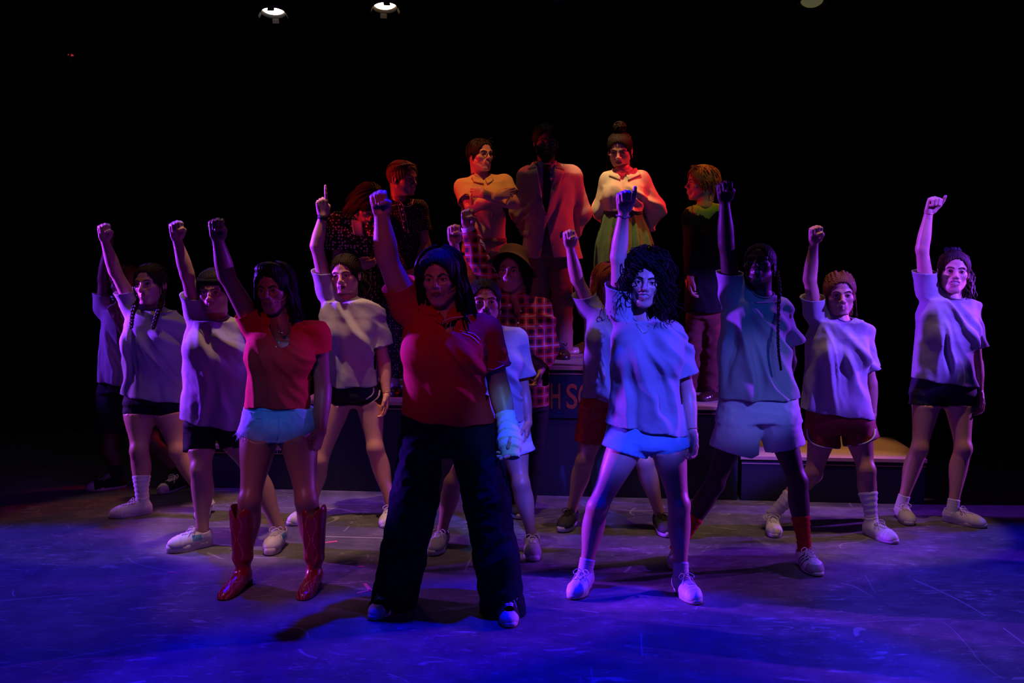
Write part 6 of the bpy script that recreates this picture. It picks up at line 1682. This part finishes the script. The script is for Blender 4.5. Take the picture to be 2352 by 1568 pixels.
@xt
def x_long_braid(ctx):
    Y = ctx['Y']; q = [at(1784, 622, Y - .02), at(1790, 665, Y - .10), at(1787, 740, Y - .19), at(1788, 800, Y - .21), at(1794, 850, Y - .20)]
    V, F = fix(braid(q, .0105, taper=.5)); obj('long_braid', V, F, M['hair_black'], ctx['root'], ctx['base'])
@xt
def x_bucket_hat(ctx):
    H = ctx['H']; n = 40; prof = [(.001, .150), (.045, .152), (.070, .146), (.084, .128), (.088, .100), (.092, .070), (.112, .062), (.136, .050), (.160, .034)]
    ta = math.radians(26); ct, st_ = math.cos(ta), math.sin(ta); V = []
    for r, z in prof:
        for j in range(n):
            a = j / n * 2 * math.pi; k = np.clip((r - .09) / .05, 0, 1)
            x = r * math.sin(a) * (.96 + .0 * k); y = r * 1.08 * math.cos(a) - .008; zz = z - k * .040 * math.sin(a) ** 2 + k * .006 * math.sin(3 * a + 1) - .04 - (.012 if r < .05 else 0) * 1
            y2, z2 = y * ct - zz * st_ , y * st_ + zz * ct
            V.append(H(x, y2 + .012, z2 + .035))
    F = np.array([(i * n + j, i * n + (j + 1) % n, (i + 1) * n + (j + 1) % n, (i + 1) * n + j) for i in range(len(prof) - 1) for j in range(n)])
    o = obj('bucket_hat', V, F, M['felt'], ctx['root'], ctx['base']); k = o.modifiers.new('thickness', 'SOLIDIFY'); k.thickness = .004; s = o.modifiers.new('smooth', 'SUBSURF'); s.levels = 1; s.render_levels = 1
@xt
def x_cuff(ctx):
    ring('shirt_cuff', 'shirt', 0, .90, 0, .012, 0, .020)(ctx)
@xt
def x_flannel_bits(ctx):
    s, e, w_ = ctx['sh'][0], ctx['el'][0], ctx['wr'][0]; rs = np.random.RandomState(2); P_ = []
    for i in range(46):
        t = rs.uniform(-.1, 1.75); p = s + (e - s) * t if t < 1 else e + (w_ - e) * (t - 1)
        r = .060 if t < 1 else .052; a = p + np.array([r * .9, -.01 + rs.normal() * .01, .0]); L = rs.uniform(.012, .035)
        P_.append(tube([a, a + np.array([L * .6, -.003, -L * .2]), a + np.array([L, -.004, -L * .9])], [.0028, .0024, .0012], 4))
    V, F = fix(P_); o = obj('fringe', V, F, M['shirt'], ctx['root'], ctx['base']); o['label'] = 'pale fringe along the raised sleeve'
    buttons('btn', [(1170, 701), (1196, 715), (1211, 723), (1190, 742), (1192, 790), (1193, 840)], .0060, 'snap')(ctx)
    patch(ctx, 'chest_pocket', 'plaid', [(1194, 716), (1232, 722), (1230, 762), (1196, 758)], (.004, .004))
    patch(ctx, 'collar_flap', 'plaid', [(1184, 678), (1206, 672), (1222, 692), (1196, 708)], (.010, .008), (6, 6))
    line_on_top('placket', 'bead', [(1188, 716), (1191, 790), (1192, 900)], .0018)(ctx)
@xt
def x_round_necklace(ctx):
    hang('necklace_cord', 'bead', [(1386, 700), (1379, 715), (1377, 728)], .0022)(ctx)
    p = on_top(ctx, 1377, 734, .004); th = np.linspace(0, 2 * math.pi, 21); q = p + .0145 * (np.cos(th)[:, None] * np.array([1, 0, 0]) + np.sin(th)[:, None] * np.array([0, -.2, 1]))
    V, F = fix([tube(q, .0028, 6, cap=False), tube([p + [.012, -.002, .004], p + [.022, -.002, -.006], p + [.030, -.002, .004]], .0022, 5)]); obj('ring_pendant', V, F, M['bead'], ctx['root'], ctx['base'])
@xt
def x_scrunchie(ctx):
    H = ctx['H']; c = H(-.012, -.035, .128); P_ = []; th = np.linspace(0, 2 * math.pi, 61)
    q = c + H.s * ((.030 + .008 * np.sin(th * 9))[:, None] * np.cos(th)[:, None] * H.X + (.030 + .008 * np.cos(th * 8))[:, None] * np.sin(th)[:, None] * H.F + (.006 * np.sin(th * 11))[:, None] * H.Z)
    V, F = fix([tube(q, .0135 * H.s, 8, cap=False)]); obj('scrunchie', V, F, M['black_cloth'], ctx['root'], ctx['base'])
@xt
def x_peter_pan(ctx):
    for p in ([(894, 458), (898, 470), (908, 472), (917, 464)], [(919, 464), (930, 474), (944, 472), (950, 458)]):
        line_on_top('collar_edge', 'bib', p, .0022, 14, .004)(ctx)
    line_on_top('placket_edge', 'bib', [(914, 470), (922, 500), (930, 532)], .0012)(ctx); line_on_top('placket_edge', 'bib', [(924, 468), (932, 500), (938, 532)], .0012)(ctx)
@xt
def x_bib(ctx):
    patch(ctx, 'pale_yoke', 'bib', [(806, 506), (832, 506), (834, 540), (812, 540)], (.006, .006), (7, 9))
@xt
def x_spectacles(ctx):
    H = ctx['H']; P_ = []; th = np.linspace(0, 2 * math.pi, 25)
    for sg in (-1, 1):
        q = np.array([H(sg * .033 + .024 * math.cos(t), .106 - .004 * abs(math.cos(t)), -.003 + .021 * math.sin(t)) for t in th]); P_.append(tube(q, .0017, 5, cap=False))
        P_.append(tube([H(sg * .056, .102, .002), H(sg * .078, .06, .004), H(sg * .084, .0, .004)], .0016, 5))
    P_.append(tube([H(-.010, .106, .0), H(0, .109, .003), H(.010, .106, .0)], .0016, 5))
    V, F = fix(P_); obj('spectacles', V, F, M['frame_dk'], ctx['root'], ctx['base'])
@xt
def x_shirt_collar(ctx):
    patch(ctx, 'collar_flap', 'tan_shirt', [(1084, 406), (1108, 412), (1112, 424), (1088, 418)], (.014, .008), (7, 5)); patch(ctx, 'collar_flap', 'tan_shirt', [(1114, 412), (1128, 404), (1134, 414), (1120, 424)], (.014, .008), (7, 5))
    patch(ctx, 'chest_pocket', 'tan_shirt', [(1078, 446), (1104, 446), (1104, 470), (1080, 470)], (.003, .003))
@xt
def x_belt(ctx):
    patch(ctx, 'belt', 'trouser', [(1066, 549), (1160, 547), (1160, 557), (1066, 559)], (.006, .006), (16, 3), .004)
def vee(ctx):
    A = ctx['A']
    ys = [A((0, y))[2] for y in (372, 400, 494, 500, 600, 640)][::-1]; ws = [.0, .0, 0, 0, 0, 0]
    m = ctx['m']; wl = np.array([48, 30, 2, 0, 22, 26])[::-1] * m; cx_ = A((1254, 500))[0]
    wv = [60 * m, 40 * m, 2 * m, -8 * m, -1 * m, 22 * m]
    wz = np.array([40, 34, 0, -2, 17, 20])[::-1] * m
    return lambda Q: np.minimum(np.interp(Q[:, 2], ys, wz) - np.abs(Q[:, 0] - cx_), (ctx['Y'] - Q[:, 1]) - .02)
@xt
def x_suit(ctx):
    Y = ctx['Y']
    T1 = dict(name='dress_shirt', mat='shirt', st=[(388, 1228, 1292), (410, 1216, 1306), (460, 1216, 1304), (520, 1218, 1302), (560, 1218, 1302)], hem=((1216, 552), (1304, 552)), collar=(1256, 378, .050, None), amp=.002, h=.010, ease=.0, thick=.002, shr=.050)
    ctx['topf'] = topgarment(ctx, T1)
    patch(ctx, 'tie', 'tie', [(1249, 392), (1262, 392), (1268, 470), (1246, 470)], (.012, .014), (5, 10), .004)
    patch(ctx, 'tie_tail', 'tie', [(1246, 470), (1268, 470), (1262, 530), (1252, 530)], (.014, .012), (5, 8), .004)
    patch(ctx, 'tie_knot', 'tie', [(1247, 384), (1264, 384), (1260, 398), (1251, 398)], (.016, .016), (5, 4), .008)
    patch(ctx, 'collar_flap', 'shirt', [(1238, 374), (1250, 384), (1246, 400), (1238, 388)], (.014, .012), (5, 5)); patch(ctx, 'collar_flap', 'shirt', [(1262, 384), (1276, 372), (1276, 388), (1266, 400)], (.014, .012), (5, 5))
    T2 = dict(name='suit_jacket', mat='suit', st=[(386, 1216, 1306), (400, 1200, 1326), (430, 1204, 1322), (480, 1206, 1316), (530, 1204, 1320), (570, 1200, 1330), (600, 1196, 1338)],
              sleeves=[(.95, .072, .070, .05), (.95, .072, .070, .05)], shr=.060, hem=((1196, 592), (1338, 592)), hemcurve=-.01, collar=(1256, 384, .058, None), cuts=[vee], amp=.007, N=7, seed=22, h=.0085, ease=.030, thick=.004, raised=1)
    T2['sleeves'] = [(1.85, .064, .062, .03, None, .050), (1.85, .064, .062, .03, None, .050)]
    ctx['topf'] = topgarment(ctx, T2)
    for s in (-1, 1):
        X = lambda x: 1254 + s * (x - 1254)
        q = [(X(1274), 384), (X(1296), 396), (X(1268), 470), (X(1257), 488)]; o = patch(ctx, 'lapel', 'suit', [q[0], q[1], q[2], q[3]], (.008, .006), (6, 12), .003)
        q = [(X(1268), 372), (X(1284), 376), (X(1296), 392), (X(1276), 388)]; patch(ctx, 'jacket_collar', 'suit', q, (.012, .009), (5, 5), .003)
        q = [(X(1290), 530), (X(1318), 528), (X(1320), 540), (X(1291), 542)]; patch(ctx, 'pocket_flap', 'suit', q, (.006, .007), (6, 4), .003)
    buttons('oxford', [(1254, 492)], .008)(ctx)
@xt
def x_beard(ctx):
    H = ctx['H']; f0 = H.field(); f = Field(); f.fn(lambda P: f0(P) - .0045 * H.s, .001, H(0, .03, -.06), .14 * H.s)
    def cut(P):
        l = H.loc(P); a = l[:, 2] + .034 - .55 * np.clip(.075 - l[:, 1], 0, .1); b = .020 - l[:, 1]
        mth = .010 - np.hypot(l[:, 0] / 2.2, (l[:, 2] + .062)); nose = .018 - np.hypot(l[:, 0], l[:, 2] + .034)
        return np.maximum(np.maximum(a, b), np.maximum(mth, nose)) * H.s
    def vol(P): return np.maximum(f(P), cut(P))
    V, Q = surface(vol, H.c - .15 * H.s, H.c + .15 * H.s, .0042, 1)
    obj('beard', V, Q, M['hair_black'], ctx['root'], ctx['base'])
@xt
def x_blouse_collar(ctx):
    patch(ctx, 'lace_collar', 'blouse', [(1408, 388), (1426, 400), (1424, 414), (1398, 404)], (.012, .007), (7, 6)); patch(ctx, 'lace_collar', 'blouse', [(1438, 400), (1460, 386), (1472, 402), (1442, 416)], (.012, .007), (7, 6))
    line_on_top('placket', 'blouse', [(1432, 414), (1431, 450), (1430, 482)], .003)(ctx)
@xt
def x_waistband(ctx):
    P_ = []; f = ctx['botf']; V = []; n = 20
    for y in (479, 491):
        for i in range(n):
            x = 1388 + (1476 - 1388) * i / (n - 1); V.append(hit(f, x, y, ctx['Y'] - .4, ctx['Y'] + .3, .006))
    F = np.array([(i, i + 1, n + i + 1, n + i) for i in range(n - 1)]); o = obj('waistband', V, F, M['skirt'], ctx['bot_o'], ctx['base']); k = o.modifiers.new('thickness', 'SOLIDIFY'); k.thickness = .004
@xt
def x_mustard_yoke(ctx):
    fl = [(1592, 474), (1606, 480), (1600, 494), (1590, 488)]; patch(ctx, 'collar_flap', 'yshirt', fl, (.012, .008), (5, 5))
    T2 = dict(name='waistcoat', mat='vest', st=[(506, 1584, 1654), (530, 1573, 1663), (600, 1574, 1664), (680, 1574, 1666), (726, 1572, 1668)], hem=((1572, 716), (1668, 716)), shr=.001, collar=(1612, 470, .060, None), amp=.003, N=7, seed=23, h=.010, ease=.026, novest=1)
    ctx['topf'] = topgarment(ctx, T2)
@xt
def x_bandage(ctx):
    w_, e = ctx['wr'][1], ctx['el'][1]; hd = ctx['A'](ctx['P']['arms'][1]['hd']); u = unit(w_ - e); d = unit(hd - w_)
    f = Field(); f.cone(w_ - u * .085, w_, .046, .042, k=.02); f.cone(w_, w_ + d * .06, .042, .050, k=.03); f.cone(w_ + d * .06, w_ + d * .115, .050, .040, k=.03)
    def disp(V, N):
        t = (V - w_) @ u; a = np.arctan2(V[:, 0] - w_[0], V[:, 1] - w_[1]); s = (t * 26 + a / 6.28 + .25 * np.sin(a * 2 + 1)) % 1
        return .0055 * s - .002
    garment('bandage', f, [plane_cut(w_ - u * .075, -u), plane_cut(w_ + d * .135, d)], .0055, M['bandage'], ctx['root'], ctx['base'], disp, .002)
people['F']['extras'].append('bandage')
people['F']['extras'] += [lambda c: patch(c, 'polo_collar', 'polo', [(1034, 712), (1074, 706), (1070, 728), (1018, 744)], (.016, .012), (9, 6), .003),
                          lambda c: patch(c, 'polo_collar', 'polo', [(1008, 720), (1020, 730), (1014, 746), (1000, 740)], (.012, .010), (5, 5), .003),
                          line_on_top('collar_piping', 'white_trim', [(1017, 746), (1020, 737), (1040, 731), (1070, 729)], .0020, 16, .015), line_on_top('placket_piping', 'white_trim', [(1036, 738), (1033, 752)], .0016)]
def cuff_line(ctx):
    f = ctx['topf']; V = []; px = spline([(1114, 845, 0), (1135, 848, 0), (1157, 838, 0)], 14); q = [hit(f, x, y, ctx['Y'] - .4, ctx['Y'] + .3, .005) for x, y, _ in px]
    V, F = fix([tube(q, .0020, 5)]); obj('sleeve_piping', V, F, M['white_trim'], ctx['top_o'], ctx['base'])
people['F']['extras'].append(cuff_line)

import time as _t
ONLY = None
for key in 'FDJCKGHLIEMBAONPQRS':
    if ONLY and key not in ONLY: continue
    P = people[key]; _t0 = _t.time()
    for k_ in ('hv', 'fv'):
        P.setdefault(k_, dict(hv=.0028 if P.get('big') else .0034, fv=.0030 if P.get('big') else .0036)[k_])
    P.setdefault('bv', .0095 if P.get('big') else .011)
    if P.get('top'): P['top'].setdefault('h', .0085 if P['Y'] < 6 else .0095)
    P['extras'] = [XT[x] if isinstance(x, str) else x for x in P['extras']]
    person(P)
    print('built', key, round(_t.time() - _t0, 2))
